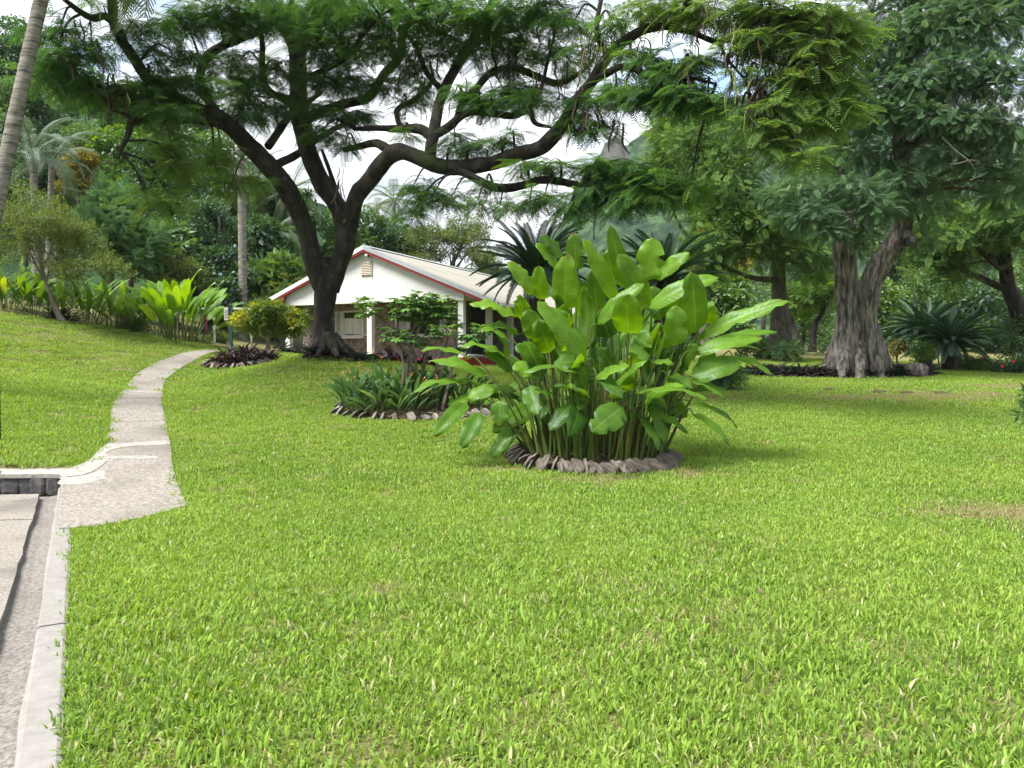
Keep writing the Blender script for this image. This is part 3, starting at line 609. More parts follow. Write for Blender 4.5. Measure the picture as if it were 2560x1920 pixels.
gt_ = MB(); gv = [(XR + .02, rz_(XR) - .05), (XR + .02, rz_(XR) - .15), (XR + .06, rz_(XR) - .19), (XR + .13, rz_(XR) - .19), (XR + .16, rz_(XR) - .15), (XR + .16, rz_(XR) - .05), (XR + .15, rz_(XR) - .05), (XR + .15, rz_(XR) - .14), (XR + .12, rz_(XR) - .18), (XR + .07, rz_(XR) - .18), (XR + .03, rz_(XR) - .14), (XR + .03, rz_(XR) - .05)]
ng = len(gv); gt_.add([(x, YF + .06, z) for x, z in gv] + [(x, YB, z) for x, z in gv], Q=[(i, i + ng, (i + 1) % ng + ng, (i + 1) % ng) for i in range(ng)]); gt_.build('gutter', MT['white'], roof)
# front wall with openings, 1.5 m behind the posts
WY = 1.5; W1 = (-6.76, -5.66, 2.72, 3.86); W2 = (-3.35, -1.75, 2.72, 3.80); xa, xb, zt = -8.95, -.75, 4.3
for nm, (a, b, z0, z1) in {'wall': None}.items() if False else []: pass
front = MB()
front.box((xa, WY, FL), (xb, WY + .2, W1[2])); front.box((xa, WY, W1[3]), (xb, WY + .2, zt + .25))
front.box((xa, WY, W1[2]), (W1[0], WY + .2, W1[3])); front.box((W1[1], WY, W1[2]), (W2[0], WY + .2, W1[3])); front.box((W2[1], WY, W1[2]), (xb, WY + .2, W1[3])); front.box((W2[0], WY + .001, W2[3]), (W2[1], WY + .199, W1[3]))
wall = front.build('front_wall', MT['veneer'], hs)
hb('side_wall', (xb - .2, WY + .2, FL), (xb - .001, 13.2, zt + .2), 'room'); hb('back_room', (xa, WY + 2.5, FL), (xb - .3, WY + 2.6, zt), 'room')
hb('ceiling', (xa, .14, BM + .14), (-.13, 13.0, BM + .17), 'white')
def shutter(x0, x1, z0, z1, y, parent):
    s_ = MB(); f = .05
    s_.box((x0, y - .04, z0), (x0 + f, y, z1)); s_.box((x1 - f, y - .04, z0), (x1, y, z1)); s_.box((x0 + f, y - .04, z0), (x1 - f, y, z0 + f)); s_.box((x0 + f, y - .04, z1 - f), (x1 - f, y, z1))
    sh = s_.build('shutter', MT['white'], parent); nsl = int((z1 - z0 - 2 * f) / .075)
    for q in range(nsl):
        z = z0 + f + q * .075; MB().add([(x0 + f, y - .008, z + .05), (x1 - f, y - .008, z + .05), (x1 - f, y - .036, z + .005), (x0 + f, y - .036, z + .005)], Q=[(0, 3, 2, 1)]).build('slat', MT['white'], sh)
for wi, (x0, x1, z0, z1) in enumerate((W1, W2)):
    fr_ = MB(); f = .07
    fr_.box((x0, WY - .03, z0), (x0 + f, WY + .12, z1)); fr_.box((x1 - f, WY - .03, z0), (x1, WY + .12, z1)); fr_.box((x0 + f, WY - .03, z1 - f), (x1 - f, WY + .12, z1)); fr_.box((x0 + f, WY - .03, z0), (x1 - f, WY + .12, z0 + f))
    win = fr_.build('window', MT['white'], hs); hb('sill', (x0 - .1, WY - .14, z0 - .09), (x1 + .1, WY + .1, z0 - .002), 'white', win)
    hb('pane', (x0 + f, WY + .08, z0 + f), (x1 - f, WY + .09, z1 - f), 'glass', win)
    shutter(x0 - .34 if wi == 0 else x0 - .62, x0 - .01, z0 + .03, z1 - .03, WY - .02, win); shutter(x1 + .01, x1 + .34 if wi == 0 else x1 + .42, z0 + .03, z1 - .03, WY - .02, win)
    if wi == 0:
        n = 70; u = np.linspace(0, 1, n); V = []; xs_ = x0 + f + (x1 - x0 - 2 * f) * u; gap = np.abs(u - .42) < .012
        for zz, am in ((z0 + .10, .030), (z0 + .45, .026), (z0 + .80, .012)):
            V += [(a, WY + .045 - am * math.sin(40 * b + 3 * math.sin(7 * b)), zz + (.015 * math.sin(6 * b))) for a, b in zip(xs_, u)]
        Qc = [(r * n + k, r * n + k + 1, (r + 1) * n + k + 1, (r + 1) * n + k) for r in (0, 1) for k in range(n - 1) if not (gap[k] and r == 0)]
        link('curtain', npmesh('curtain', np.array(V), [np.array(Qc)], MT['cloth'], smooth=True), win)
hb('wall_box', (-6.05, WY - .12, 3.98), (-5.78, WY - .001, 4.12), 'white')
# iron lattice and dark door on the porch side
dr = hb('door', (xb - .001, 2.3, FL), (xb + .03, 3.6, 3.9), 'dark')
for q in range(9): hb('bar', (xb + .06, 2.0 + q * .32, FL), (xb + .08, 2.02 + q * .32, 4.0), 'dark', dr)
for q in range(5): hb('rail', (xb + .062, 2.0, FL + .2 + q * .45), (xb + .078, 4.6, FL + .22 + q * .45), 'dark', dr)
# pale shells along the porch edge
for q in range(6):
    V, Qr = rock((.10, .09, .075), 200 + q); lx, ly = .02 + .02 * q % .05, .55 + q * .24 + random.uniform(-.05, .05)
    w_ = (HC[0] + lx * math.cos(HA) + ly * math.sin(HA), HC[1] - lx * math.sin(HA) + ly * math.cos(HA), FL + .065)
    MB().add(V, Q=Qr).build('shell', MT['cement'], None, w_, smooth=True, label='pale conch shell resting on the red porch edge', cat='shell', group='shells on the porch edge') if False else link('shell', MB().add(V, Q=Qr).mesh('shell', MT['cement'], True), None, w_, label='pale conch shell resting on the red porch edge', cat='shell', group='shells on the porch edge')

# ================================================================== PLANTING BEDS
def soil_bed(name, c, rx, ry, h, label, origin_z=None):
    e = empty(name, onground(c[0], c[1]), label=label, cat='flower bed'); n = 40; V = []
    for k, f in enumerate((1.03, .93, .8, .55, .3, .0001)):
        for a in np.arange(n) * 2 * math.pi / n:
            x, y = c[0] + rx * f * math.cos(a), c[1] + ry * f * math.sin(a); V.append((x, y, float(gz(x, y)) + (-.03 if k == 0 else h * (1 - f ** 3) + .035 * (vnoise(x * 6, y * 6, 3) - .3))))
    Qs = [(k * n + i, k * n + (i + 1) % n, (k + 1) * n + (i + 1) % n, (k + 1) * n + i) for k in range(5) for i in range(n)]
    o = MB().add(np.array(V), Q=Qs); o.build('soil', MT['soil'], e, tuple(e.location), smooth=True)
    # dry litter on the soil
    l = MB()
    for q in range(int(260 * rx)):
        a = random.random() * 6.283; f = math.sqrt(random.random()) * .95; x, y = c[0] + rx * f * math.cos(a), c[1] + ry * f * math.sin(a)
        z = float(gz(x, y)) + h * (1 - f ** 3) + .02 + random.random() * .02; ln = random.uniform(.03, .13); az = random.random() * 6.283; wv = random.uniform(.006, .03); dx, dy = math.cos(az), math.sin(az); t1, t2 = random.uniform(-.03, .04), random.uniform(-.02, .05)
        l.add([(x - dx * ln, y - dy * ln, z + t1), (x + dy * wv, y - dx * wv, z + .012), (x + dx * ln, y + dy * ln, z + t2), (x - dy * wv, y + dx * wv, z + .005)], Q=[(0, 1, 2, 3)])
    l.build('leaf_litter', MT['litter'], e, tuple(e.location), kind='stuff')
    return e
def husk_mesh(seed):
    """a quarter of a dry coconut husk: thick curved shell with pointed ends"""
    g = np.random.default_rng(seed); Lh, W, Hh = .155 * g.uniform(.85, 1.15), .085 * g.uniform(.8, 1.15), .075 * g.uniform(.85, 1.15); nu, nv = 9, 7; V = []
    for layer in (1, .62):
        for a in np.linspace(-1, 1, nu):
            pr_ = math.sqrt(max(1 - a * a, 0)) ** .8 * .94 + .06
            for b in np.linspace(-.06, 1.06, nv):
                th = math.pi * (b * .62 + .19); r = pr_ * (1 + .10 * g.normal() * (layer == 1) + .10 * math.sin(5 * b + seed))
                V.append((a * Lh * (1 if layer == 1 else .96), math.cos(th) * W * r * (1 if layer == 1 else .75), math.sin(th) * Hh * r * layer + (a * a) * .012))
    V = np.array(V); o = nu * nv
    Qs = [(i * nv + j, i * nv + j + 1, (i + 1) * nv + j + 1, (i + 1) * nv + j) for i in range(nu - 1) for j in range(nv - 1)]
    Qs += [(a + o, d + o, c_ + o, b + o) for a, b, c_, d in Qs]
    rim = [(i * nv, (i + 1) * nv) for i in range(nu - 1)] + [((i + 1) * nv + nv - 1, i * nv + nv - 1) for i in range(nu - 1)] + [(j + 1, j) for j in range(nv - 1)] + [((nu - 1) * nv + j, (nu - 1) * nv + j + 1) for j in range(nv - 1)]
    Qs += [(a, b, b + o, a + o) for a, b in rim]
    return V, np.array(Qs)
HM = [npmesh('husk', *[(lambda r: (r[0], [r[1]]))(husk_mesh(s_))][0], MT['husk'], smooth=True) for s_ in range(6)]
HP = [npmesh('husk', *[(lambda r: (r[0], [r[1]]))(husk_mesh(s_ + 20))][0], MT['husk_pale'], smooth=True) for s_ in range(5)]
def husk_ring(e, c, rx, ry, n, pale, sc=1.0, lie=.0, sparse=0):
    el = np.array(e.location)
    for k in range(n):
        a = (k + random.uniform(-.25, .25)) / n * 2 * math.pi
        if random.random() < sparse: continue
        x, y = c[0] + rx * math.cos(a), c[1] + ry * math.sin(a); t = math.atan2(ry * math.cos(a), -rx * math.sin(a))
        isp = random.random() < pale
        o = link('husk', random.choice(HP if isp else HM), e)
        s_ = sc * random.uniform(.8, 1.15); o.scale = (s_, s_ * random.uniform(.9, 1.2), s_)
        o.location = (x - el[0] + random.uniform(-.03, .03), y - el[1] + random.uniform(-.03, .03), float(gz(x, y)) - el[2] + random.uniform(.0, .03) + .045 * sc)
        # lean on the neighbour, ends pointing out of the bed
        o.rotation_euler = (random.uniform(-.4, .4) + .95, random.uniform(.15, .7), a + random.uniform(-.45, .45) + .5)
hbed = soil_bed('flower_bed', HB[0], HB[1], HB[2], .10, 'round bed edged with grey coconut husks under the tall banana-leaved clump')
husk_ring(hbed, HB[0], HB[1] * 1.0, HB[2] * 1.0, 62, .08, 1.1)
husk_ring(hbed, HB[0], HB[1] * 1.03, HB[2] * 1.03, 34, .15, .8)
gbed = soil_bed('flower_bed', GBD[0], GBD[1], GBD[2], .10, 'oval bed edged with pale coconut husks under small flowering heliconias')
husk_ring(gbed, GBD[0], GBD[1], GBD[2], 40, .8, 1.0, sparse=.1)
cbed = soil_bed('flower_bed', CB[0], CB[1], CB[2], .08, 'small bed edged with husks holding purple spiky plants beside the path')
husk_ring(cbed, CB[0], CB[1], CB[2], 32, .35, 1.15)

# ================================================================== BIG-LEAVED CLUMPS
MT['helio'] = mat_leaf('heliconia_leaf', (.04, .11, .02), (.15, .30, .026), (.27, .42, .035), trans=.52, gloss=.05, rough=.34, veins=True)
MT['stalk'] = mat_surface('heliconia_stalk', [(.3, (.03, .06, .012)), (.5, (.075, .12, .022)), (.7, (.13, .125, .042))], 5, 6, .5, .2, 20, stretch=(1, 1, .35), extra=[(2.6, .56, .68, (.085, .045, .02))])
def blade(L_, W_, bend, fold, wav, seed, nu=15, nv=7, tears=0, tip=1.0):
    """banana-like leaf along +x, underside -z; returns V, Q, uv"""
    g = np.random.default_rng(seed); t = np.linspace(0, 1, nu); th = bend * t ** 1.3
    cx_ = np.concatenate([[0], np.cumsum(np.cos(th[:-1]) * L_ / (nu - 1))]); cz = -np.concatenate([[0], np.cumsum(np.sin(th[:-1]) * L_ / (nu - 1))])
    prof_ = np.clip(np.sin(math.pi * np.clip(t, 0, 1) ** .86), 0, 1) ** .40 * (1 - .12 * t); prof_[0] = .05; prof_[-1] = .03
    V = []; UV = []; ph = g.uniform(0, 6, 4); tear = {}
    for q in range(tears):
        tear[(int(g.integers(3, nu - 2)), int(g.choice([-1, 1])))] = g.uniform(.35, .9)
    for k in range(nu):
        for v in np.linspace(-1, 1, nv):
            a = abs(v); ww = prof_[k] * W_ / 2 * v
            if v and (k, int(np.sign(v))) in tear and a > .5: ww *= 1 - tear[(k, int(np.sign(v)))] * (a - .4)
            z = fold * a * W_ / 2 * prof_[k] + wav * W_ * a ** 2 * (math.sin(t[k] * 13 + ph[0] + (1.3 if v > 0 else 0)) * .5 + math.sin(t[k] * 27 + ph[1] * v) * .28) - .10 * W_ * a ** 3
            nx_, nz = math.sin(th[k]), math.cos(th[k]); V.append((cx_[k] + nx_ * z, ww, cz[k] + nz * z)); UV.append((t[k], v))
    Qs = [(i * nv + j, (i + 1) * nv + j, (i + 1) * nv + j + 1, i * nv + j + 1) for i in range(nu - 1) for j in range(nv - 1)]
    return np.array(V), np.array(Qs), np.array(UV)
def frame(x, n):
    x = norm(x); z = norm(n - x * np.dot(n, x)); y = np.cross(z, x); return np.stack([x, y, z], 1)
def put_blade(base, tip, W_, bend, n, seed, **k):
    """leaf whose chord runs from base to tip, upper side towards n"""
    V, Q_, U = blade(1.0, W_ / max(np.linalg.norm(tip - base), .05), bend, seed=seed, **k)
    nu = k.get('nu', 15); nv = k.get('nv', 7); end = V[(nu - 1) * nv + nv // 2]; c = np.linalg.norm(end); a = math.atan2(end[2], end[0])
    rm = np.array([[math.cos(-a), 0, -math.sin(-a)], [0, 1, 0], [math.sin(-a), 0, math.cos(-a)]]); V = V @ rm.T
    s_ = np.linalg.norm(tip - base) / c; F = frame(tip - base, n)
    return base + (V * s_) @ F.T, Q_, U
helio = empty('heliconia_clump', onground(*HB[0]), label='tall clump of broad glossy banana-like leaves on a husk-edged round bed', cat='plant')
HO = tuple(helio.location); HD = HB[0][1]
def add_leaf(parent, O, base, tip, W_, bend, n, tint, root, seed, stalk_r=.017, fold=.25, wav=.10, tears=0, mat='helio', stem=True, nu=15, nv=7):
    V, Q_, U = put_blade(base, tip, W_, bend, n, seed, fold=fold, wav=wav, tears=tears, nu=nu, nv=nv)
    MB().add(V, Q=Q_, tint=tint, uv=U).build('leaf', MT[mat], parent, O, smooth=True)
    if stem:
        d = norm(tip - base); mid = root * .45 + base * .55 + np.array([0, 0, .10]) - d * .12 * np.array([1, 1, .3]); pre = base - d * .12
        pts = cr([root, root * .75 + mid * .25 + np.array([0, 0, .03]), mid, pre, base + d * .01], 4); L_ = np.linspace(0, 1, len(pts))
        MB().tube(pts, stalk_r * (1.25 - .95 * L_), 7).build('stalk', MT['stalk'], parent, O, smooth=True)
def C6(x, y): return 400 + x * .18083, 208 + y * .18083
K = [ # crop-6 base x,y, tip x,y, width, depth offset, tint, bend, facing (0 = to viewer, 1 = up), tears
 (915,565,925,258,150,-.35,.70,.35,0,0),(978,345,962,135,100,.1,.42,.25,0,2),(1190,505,1015,168,85,0,.80,.3,0,2),(1240,440,1160,95,85,.2,.30,.3,0,0),(1360,400,1405,162,145,.0,.80,.3,0,3),
 (1408,388,1600,245,85,.0,.82,.35,.2,0),(905,278,778,155,95,.3,.22,.4,.2,0),(868,330,752,192,65,.1,.60,.3,.1,0),(745,472,597,296,95,0,.78,.4,.1,2),(790,508,765,322,95,0,.72,.3,0,0),
 (1262,695,1258,478,155,-.55,.62,.4,0,0),(1090,645,1352,418,85,-.3,.72,.7,.3,0),(1378,552,1762,383,105,-.1,.72,.7,.3,0),(1632,690,1612,353,140,-.2,.45,.3,0,0),(1512,762,1532,538,130,-.5,.66,.3,0,0),
 (1028,862,765,513,125,-.8,.72,.45,0,3),(935,785,872,568,140,-.4,.68,.3,0,0),(1312,762,1375,678,105,-.5,.5,.3,0,0),(1165,405,1162,222,98,.3,.66,.3,0,0),(1372,562,1212,252,120,.05,.55,.4,0,0),
 (1640,722,2148,513,95,-.1,.82,.35,.35,3),(1672,762,2085,684,60,.1,.60,.5,.5,0),(1612,803,2006,718,85,-.3,.80,.45,.4,0),(1650,782,1996,782,60,.1,.35,.6,.8,0),(1612,932,1885,856,130,-.3,.45,.5,.2,0),
 (1840,822,2056,922,80,-.2,.72,.8,.8,0),(1612,950,1800,1058,65,-.3,.55,.8,.8,0),(1602,1082,1868,1215,55,-.2,.62,.9,.8,0),(1622,1140,1822,1312,55,-.35,.66,.8,.7,0),(1300,1022,1705,1062,80,-.9,.72,.9,1,2),
 (1232,1100,1062,1238,150,-1.1,.30,.4,.0,3),(1040,930,672,912,75,-.8,.62,.9,1,0),(1080,945,1268,870,90,-.9,.80,.6,.7,1),(1088,920,1232,1052,85,-.8,.22,.4,.3,0),(1022,852,848,868,125,-.7,.40,.5,.5,0),
 (955,1082,828,1232,90,-.7,.16,.5,.2,0),(715,985,765,1142,105,-.5,.38,.4,.1,1),(555,1062,548,1218,95,-.5,.36,.4,.1,0),(615,1225,508,1382,72,-.4,.42,.5,.3,0),(448,1128,343,1328,88,-.5,.40,.5,.2,0),
 (372,1078,186,1262,82,-.4,.48,.7,.3,0),(642,602,383,528,88,.1,.85,.7,.6,4),(602,735,440,668,58,.0,.68,.8,.8,0),(592,832,332,765,65,-.1,.72,1.0,.8,0),(468,932,160,850,80,-.2,.72,1.0,.7,0),
 (385,832,112,790,48,.1,.70,1.0,.8,0),(335,962,70,1022,62,-.2,.66,1.0,.8,0),(520,1000,368,1055,95,-.4,.62,.6,.5,0),(640,850,728,935,100,-.3,.70,.5,.4,1),(1278,758,1372,845,80,-.6,.62,.4,.5,1),
 (1395,850,1512,862,75,-.6,.50,.6,.7,1),(810,1090,768,1172,60,-.2,.30,.4,.2,0),(700,1150,560,1360,60,-.1,.45,.5,.3,0),(1570,700,1660,520,70,.2,.6,.3,.1,0),(1680,560,1740,520,60,.3,.40,.4,.6,0),
 (1700,640,1730,540,80,.2,.66,.3,.1,0),(1500,640,1560,430,100,.3,.55,.3,0,0),(1440,620,1400,430,100,.4,.30,.3,0,0),(1090,620,1060,345,110,.3,.35,.3,0,0),(1010,600,990,400,95,.2,.25,.3,0,0),
 (700,640,665,480,100,.2,.62,.4,0,0),(760,720,700,560,110,.0,.55,.4,.1,0),(830,800,760,620,120,-.1,.60,.4,.1,0),(740,860,640,760,100,-.1,.48,.5,.4,0),(620,900,540,840,90,.0,.50,.6,.6,0),
 (660,700,470,640,70,.2,.6,.8,.7,0),(470,1010,300,960,60,.0,.6,.9,.8,0),(430,1060,260,1090,70,-.2,.55,.9,.7,0),(1160,720,1110,560,120,.2,.12,.3,0,0),(1440,780,1430,640,110,.1,.2,.3,0,0),
 (1560,880,1640,760,100,.0,.35,.4,.2,0),(1660,900,1740,800,90,.1,.5,.4,.3,0),(1180,900,1100,780,120,-.2,.2,.4,.3,0),(1480,930,1620,1000,90,-.5,.35,.6,.7,0),(1600,1020,1800,1000,60,.0,.45,.6,.8,0)]
rootc = HB[0]; RXB, RYB = HB[1], HB[2]
for q, (bx, by, tx, ty, wv, dd, tn, bend, up, tears) in enumerate(K):
    bd = HD + dd; sgn = (C6(bx, 0)[0] - 597) / 769 * bd; base = P(*C6(bx, by), bd)
    out = (tx - bx) / 400.; td = bd + (-.22 + .4 * ((q * 37) % 10) / 10 - .2) * (1 if up < .4 else .5)
    tip = P(*C6(tx, ty), td)
    yaw = ((q * 53) % 17 / 17. - .5) * 1.1
    nf = np.array([math.sin(yaw) * .8, -1, .45]); n = norm(nf * (1 - up) + np.array([.1 * yaw, -.25, 1.0]) * up)
    a = math.atan2((bd - HD) * 1.2 + random.uniform(-.3, .3), base[0] - rootc[0]); f = min(.88, .25 + .42 * abs(base[0] - rootc[0]) / RXB + abs(dd) * .45)
    rx_ = rootc[0] + RXB * f * math.cos(a) * random.uniform(.8, 1.0); ry_ = rootc[1] + RYB * f * math.sin(a) * random.uniform(.7, 1)
    add_leaf(helio, HO, base, tip, wv * 1.15 * .18083 * bd / FP, bend, n, min(.98, max(.02, tn + random.uniform(-.06, .06))), onground(rx_, ry_, .04), q, stalk_r=random.uniform(.016, .026), wav=.22 if up > .5 and bx < 700 else random.uniform(.08, .16), fold=random.uniform(.15, .4), tears=tears + (random.random() < .25))
for q in range(58):     # inner and rear leaves that fill the clump
    a = random.random() * 6.283; f = math.sqrt(random.random()); x = rootc[0] + RXB * 1.15 * f * math.cos(a); y = rootc[1] + .25 + RYB * .95 * f * math.sin(a)
    hgt = random.uniform(.85, 1.85) * (1 - .15 * f); base = onground(x, y, hgt); out = np.array([math.cos(a), math.sin(a), 0]) * random.uniform(.15, .75) + np.array([0, 0, random.uniform(.5, 1.0) if hgt > 1.1 else random.uniform(-.4, .5)])
    ln = random.uniform(.6, .95); tip = base + norm(out) * ln; r_ = onground(rootc[0] + (x - rootc[0]) * .55, rootc[1] + (y - rootc[1]) * .55, .04)
    add_leaf(helio, HO, base, tip, random.uniform(.24, .36), random.uniform(.3, .8), np.array([math.cos(a + 3.14) * .6 + random.uniform(-.5, .5), math.sin(a + 3.14) * .6 - .3, .7]), random.uniform(.05, .6), r_, 300 + q, stalk_r=random.uniform(.016, .024))
for q in range(9):     # lower leaves on the near side
    a = random.uniform(math.pi * .95, math.pi * 2.05); f = random.uniform(.55, 1.1); x = rootc[0] + RXB * 1.1 * f * math.cos(a); y = rootc[1] + RYB * .9 * f * math.sin(a); base = onground(x, y, random.uniform(.8, 1.4))
    tip = base + norm(np.array([math.cos(a) * .7 + random.uniform(-.4, .4), math.sin(a) * .5, random.uniform(-.7, .7)])) * random.uniform(.5, .8); r_ = onground(rootc[0] + (x - rootc[0]) * .6, rootc[1] + (y - rootc[1]) * .6, .04)
    add_leaf(helio, HO, base, tip, random.uniform(.22, .33), random.uniform(.3, .9), np.array([random.uniform(-.6, .6), -.6, .9]), random.uniform(.05, .75), r_, 800 + q, stalk_r=random.uniform(.012, .018), wav=.14)
for q in range(34):     # bare old stems among the leaves
    a = random.random() * 6.283; f = math.sqrt(random.random()) * .85; r_ = onground(rootc[0] + RXB * f * math.cos(a), rootc[1] + RYB * f * math.sin(a), .0); lean = np.array([math.cos(a) * .28 * f, math.sin(a) * .22 * f, 1]) ; h_ = random.uniform(.7, 1.5)
    MB().tube(cr([r_, r_ + lean * h_ * .5 + np.array([0, 0, .02]), r_ + lean * h_], 4), np.linspace(.028, .014, 9), 7).build('stem', MT['stalk'], helio, HO, smooth=True)

for q in range(5):     # dead brown leaves hanging at the foot
    a = random.random() * 6.283; x, y = rootc[0] + RXB * .7 * math.cos(a), rootc[1] + RYB * .7 * math.sin(a); b0 = onground(x, y, random.uniform(.35, .7)); t0 = b0 + np.array([math.cos(a) * .2, math.sin(a) * .2 - .05, -random.uniform(.25, .45)])
    V, Q_, U = put_blade(b0, t0, .10, .6, np.array([math.cos(a), math.sin(a), .3]), 700 + q, fold=.9, wav=.25); MB().add(V, Q=Q_, uv=U).build('dead_leaf', MT['dead'], helio, HO, smooth=True)
def generic_clump(name, c, nl, h, spread, leaf_l, leaf_w, mat, label, cat, group=None, wav=.05, tint=(.3, .95), upright=.8, seed=0, stem_r=.012, low=.35, nv=5, nu=9):
    """smaller clump: each leaf and stalk a part"""
    g = np.random.default_rng(seed); e = empty(name, onground(c[0], c[1]), label=label, cat=cat, group=group); O = tuple(e.location)
    stalks = MB()
    for q in range(nl):
        a = g.random() * 6.283; f = math.sqrt(g.random()); rr = spread * f; hh = h * (low + (1 - low) * g.random()) * (1 - .25 * f)
        root = onground(c[0] + .45 * rr * math.cos(a), c[1] + .45 * rr * math.sin(a)); base = onground(c[0] + rr * math.cos(a) * .8, c[1] + rr * math.sin(a) * .8, hh * .62)
        d = np.array([math.cos(a) * (.25 + .7 * f), math.sin(a) * (.25 + .7 * f), upright * g.uniform(.5, 1.3)]); tip = base + norm(d) * leaf_l * g.uniform(.75, 1.2)
        n = norm(np.array([-math.cos(a) * .6 + g.uniform(-.5, .5), -math.sin(a) * .6 - .5, .6]))
        V, Q_, U = put_blade(base, tip, leaf_w * g.uniform(.75, 1.2), g.uniform(.2, .8), n, seed * 100 + q, fold=.3, wav=wav, nu=nu, nv=nv)
        MB().add(V, Q=Q_, tint=float(np.clip(g.uniform(*tint), 0, 1)), uv=U).build('leaf', MT[mat], e, O, smooth=True)
        pts = cr([root, (root + base) / 2 - np.array([math.cos(a), math.sin(a), 0]) * .05, base], 3); stalks.tube(pts, np.linspace(stem_r, stem_r * .5, len(pts)), 5)
    stalks.build('stalks', MT['stalk'], e, O, smooth=True, kind='stuff'); return e
MT['helio_bright'] = mat_leaf('bright_heliconia_leaf', (.05, .13, .014), (.16, .32, .022), (.26, .40, .04), trans=.5, gloss=.06, rough=.4, veins=True)  # leaf colour of the bright green clump by the path
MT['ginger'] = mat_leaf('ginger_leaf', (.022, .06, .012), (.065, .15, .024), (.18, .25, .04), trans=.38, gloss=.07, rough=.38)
MT['ginger_bright'] = mat_leaf('border_leaf', (.03, .085, .012), (.12, .24, .02), (.30, .36, .04), trans=.45, gloss=.05, rough=.42)  # fresher green leaf colour of the border plants on the slope
q0 = P(180, 341, 27.6)
generic_clump('heliconia_clump', q0[:2], 62, 2.75, 1.75, 1.15, .34, 'helio_bright', 'bright green clump of broad upright leaves where the sloping lawn meets the path', 'plant', seed=3, stem_r=.02, low=.45)
# leafy border on the slope: rows of ginger-like plants
bord = [(6, 306, 25.0), (34, 312, 25.6), (62, 318, 26.2), (88, 322, 26.8), (112, 327, 27.2), (134, 331, 27.6), (20, 290, 27.5), (56, 298, 28), (92, 306, 28.6), (126, 314, 29.2), (150, 334, 28.4), (-18, 302, 24.8)]
for q, (px, py, d) in enumerate(bord):
    c = P(px, py, d); tall = 6 <= q <= 9
    generic_clump('border_plant', c[:2], 26, 2.0 if tall else 1.5, 1.0, .95, .17, 'ginger_bright', ('arching green leafy plant touching the bright broad-leaved clump' if q == 10 else 'arching green leafy plant around the foot of the forked shrub tree' if q == 2 else 'tall arching green leafy plant in the rear row of the border along the sloping lawn' if tall else 'low arching green leafy plant in the front row of the border along the sloping lawn'), 'plant', 'leafy plants along the sloping lawn', seed=40 + q, nu=7, nv=3, low=.2, upright=.7)

# ---- flowering heliconia bed with bare-stemmed shrub
gy_ = GBD[0]
ging = []
for q in range(58):
    a = random.random() * 6.283; f = math.sqrt(random.random()) * .95; x, y = gy_[0] + GBD[1] * f * math.cos(a) - .12, gy_[1] + GBD[2] * f * math.sin(a)
    if x > gy_[0] + .45 and y < gy_[1]: continue
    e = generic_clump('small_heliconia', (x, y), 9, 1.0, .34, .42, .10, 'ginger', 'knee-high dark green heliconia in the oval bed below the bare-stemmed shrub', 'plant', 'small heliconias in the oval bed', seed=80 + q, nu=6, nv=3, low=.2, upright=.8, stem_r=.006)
MT['bloom'] = mat_leaf('bloom', (.40, .07, .06), (.60, .40, .12), (.70, .60, .22), trans=.3, gloss=.03)
for q, (px, py) in enumerate([(342, 375), (349, 372), (353, 379), (346, 383), (358, 366), (372, 352), (381, 359), (390, 373), (402, 383), (411, 376), (424, 381), (436, 379), (452, 379), (367, 371)]):
    d = 14.6 + random.uniform(-.5, .8) + 0; p = P(px, py, d); m = MB(); g0 = onground(p[0], p[1]); m.tube(cr([g0, (g0 + p) / 2 + np.array([.02, 0, 0]), p], 3), [.005] * 7, 4)
    e = empty('heliconia_flower', g0, label='slender stalk with a small red and yellow heliconia bloom in the oval bed', cat='flower', group='blooms in the oval bed'); m.build('stalk', MT['ginger'], e, tuple(g0))
    for k in range(5):
        az = k * 2.4 + q; up = random.uniform(.2, .9); dv = norm([math.cos(az), math.sin(az), up]); s_ = norm(np.cross(dv, [0, 0, 1])); ln = random.uniform(.05, .09)
        b0 = p + np.array([0, 0, .02 * k - .03]); m = MB().add([b0, b0 + dv * ln * .4 + s_ * .012, b0 + dv * ln, b0 + dv * ln * .4 - s_ * .012 + np.array([0, 0, .012])], Q=[(0, 1, 2, 3)], tint=random.random()); m.build('bract', MT['bloom'], e, tuple(g0))
MT['fig'] = mat_leaf('lobed_leaf', (.05, .125, .02), (.13, .26, .045), (.20, .33, .07), trans=.4, gloss=.05)
MT['stem_grey'] = mat_surface('grey_stem', [(.3, (.09, .075, .06)), (.7, (.22, .19, .16))], 12, 6, .9, .3, 30)
lob = empty('lobed_shrub', onground(gy_[0] + .15, gy_[1] + .3), label='bare-stemmed shrub with a flat top of lobed green leaves in the oval bed', cat='shrub'); LO = tuple(lob.location)
def lobed(center, axis, n, size, seed, tint):
    """deeply lobed leaf"""
    g = np.random.default_rng(seed); F = frame(axis, n); V = [(0, 0, 0)]; lobes = [(-1.25, .6), (-.62, .85), (0, 1.05), (.62, .85), (1.25, .6)]
    T = []
    for a, l_ in lobes:
        k = len(V); ca, sa = math.cos(a), math.sin(a); wv = .16
        V += [(.25 * ca + wv * sa, .25 * sa - wv * ca, .02), (.65 * l_ * ca + wv * sa, .65 * l_ * sa - wv * ca, -.04), (l_ * ca, l_ * sa, -.16), (.65 * l_ * ca - wv * sa, .65 * l_ * sa + wv * ca, -.04), (.25 * ca - wv * sa, .25 * sa + wv * ca, .02)]
        T += [(0, k, k + 4), (k, k + 1, k + 3), (k, k + 3, k + 4), (k + 1, k + 2, k + 3)]
    return center + (np.array(V) * size) @ F.T, np.array(T)
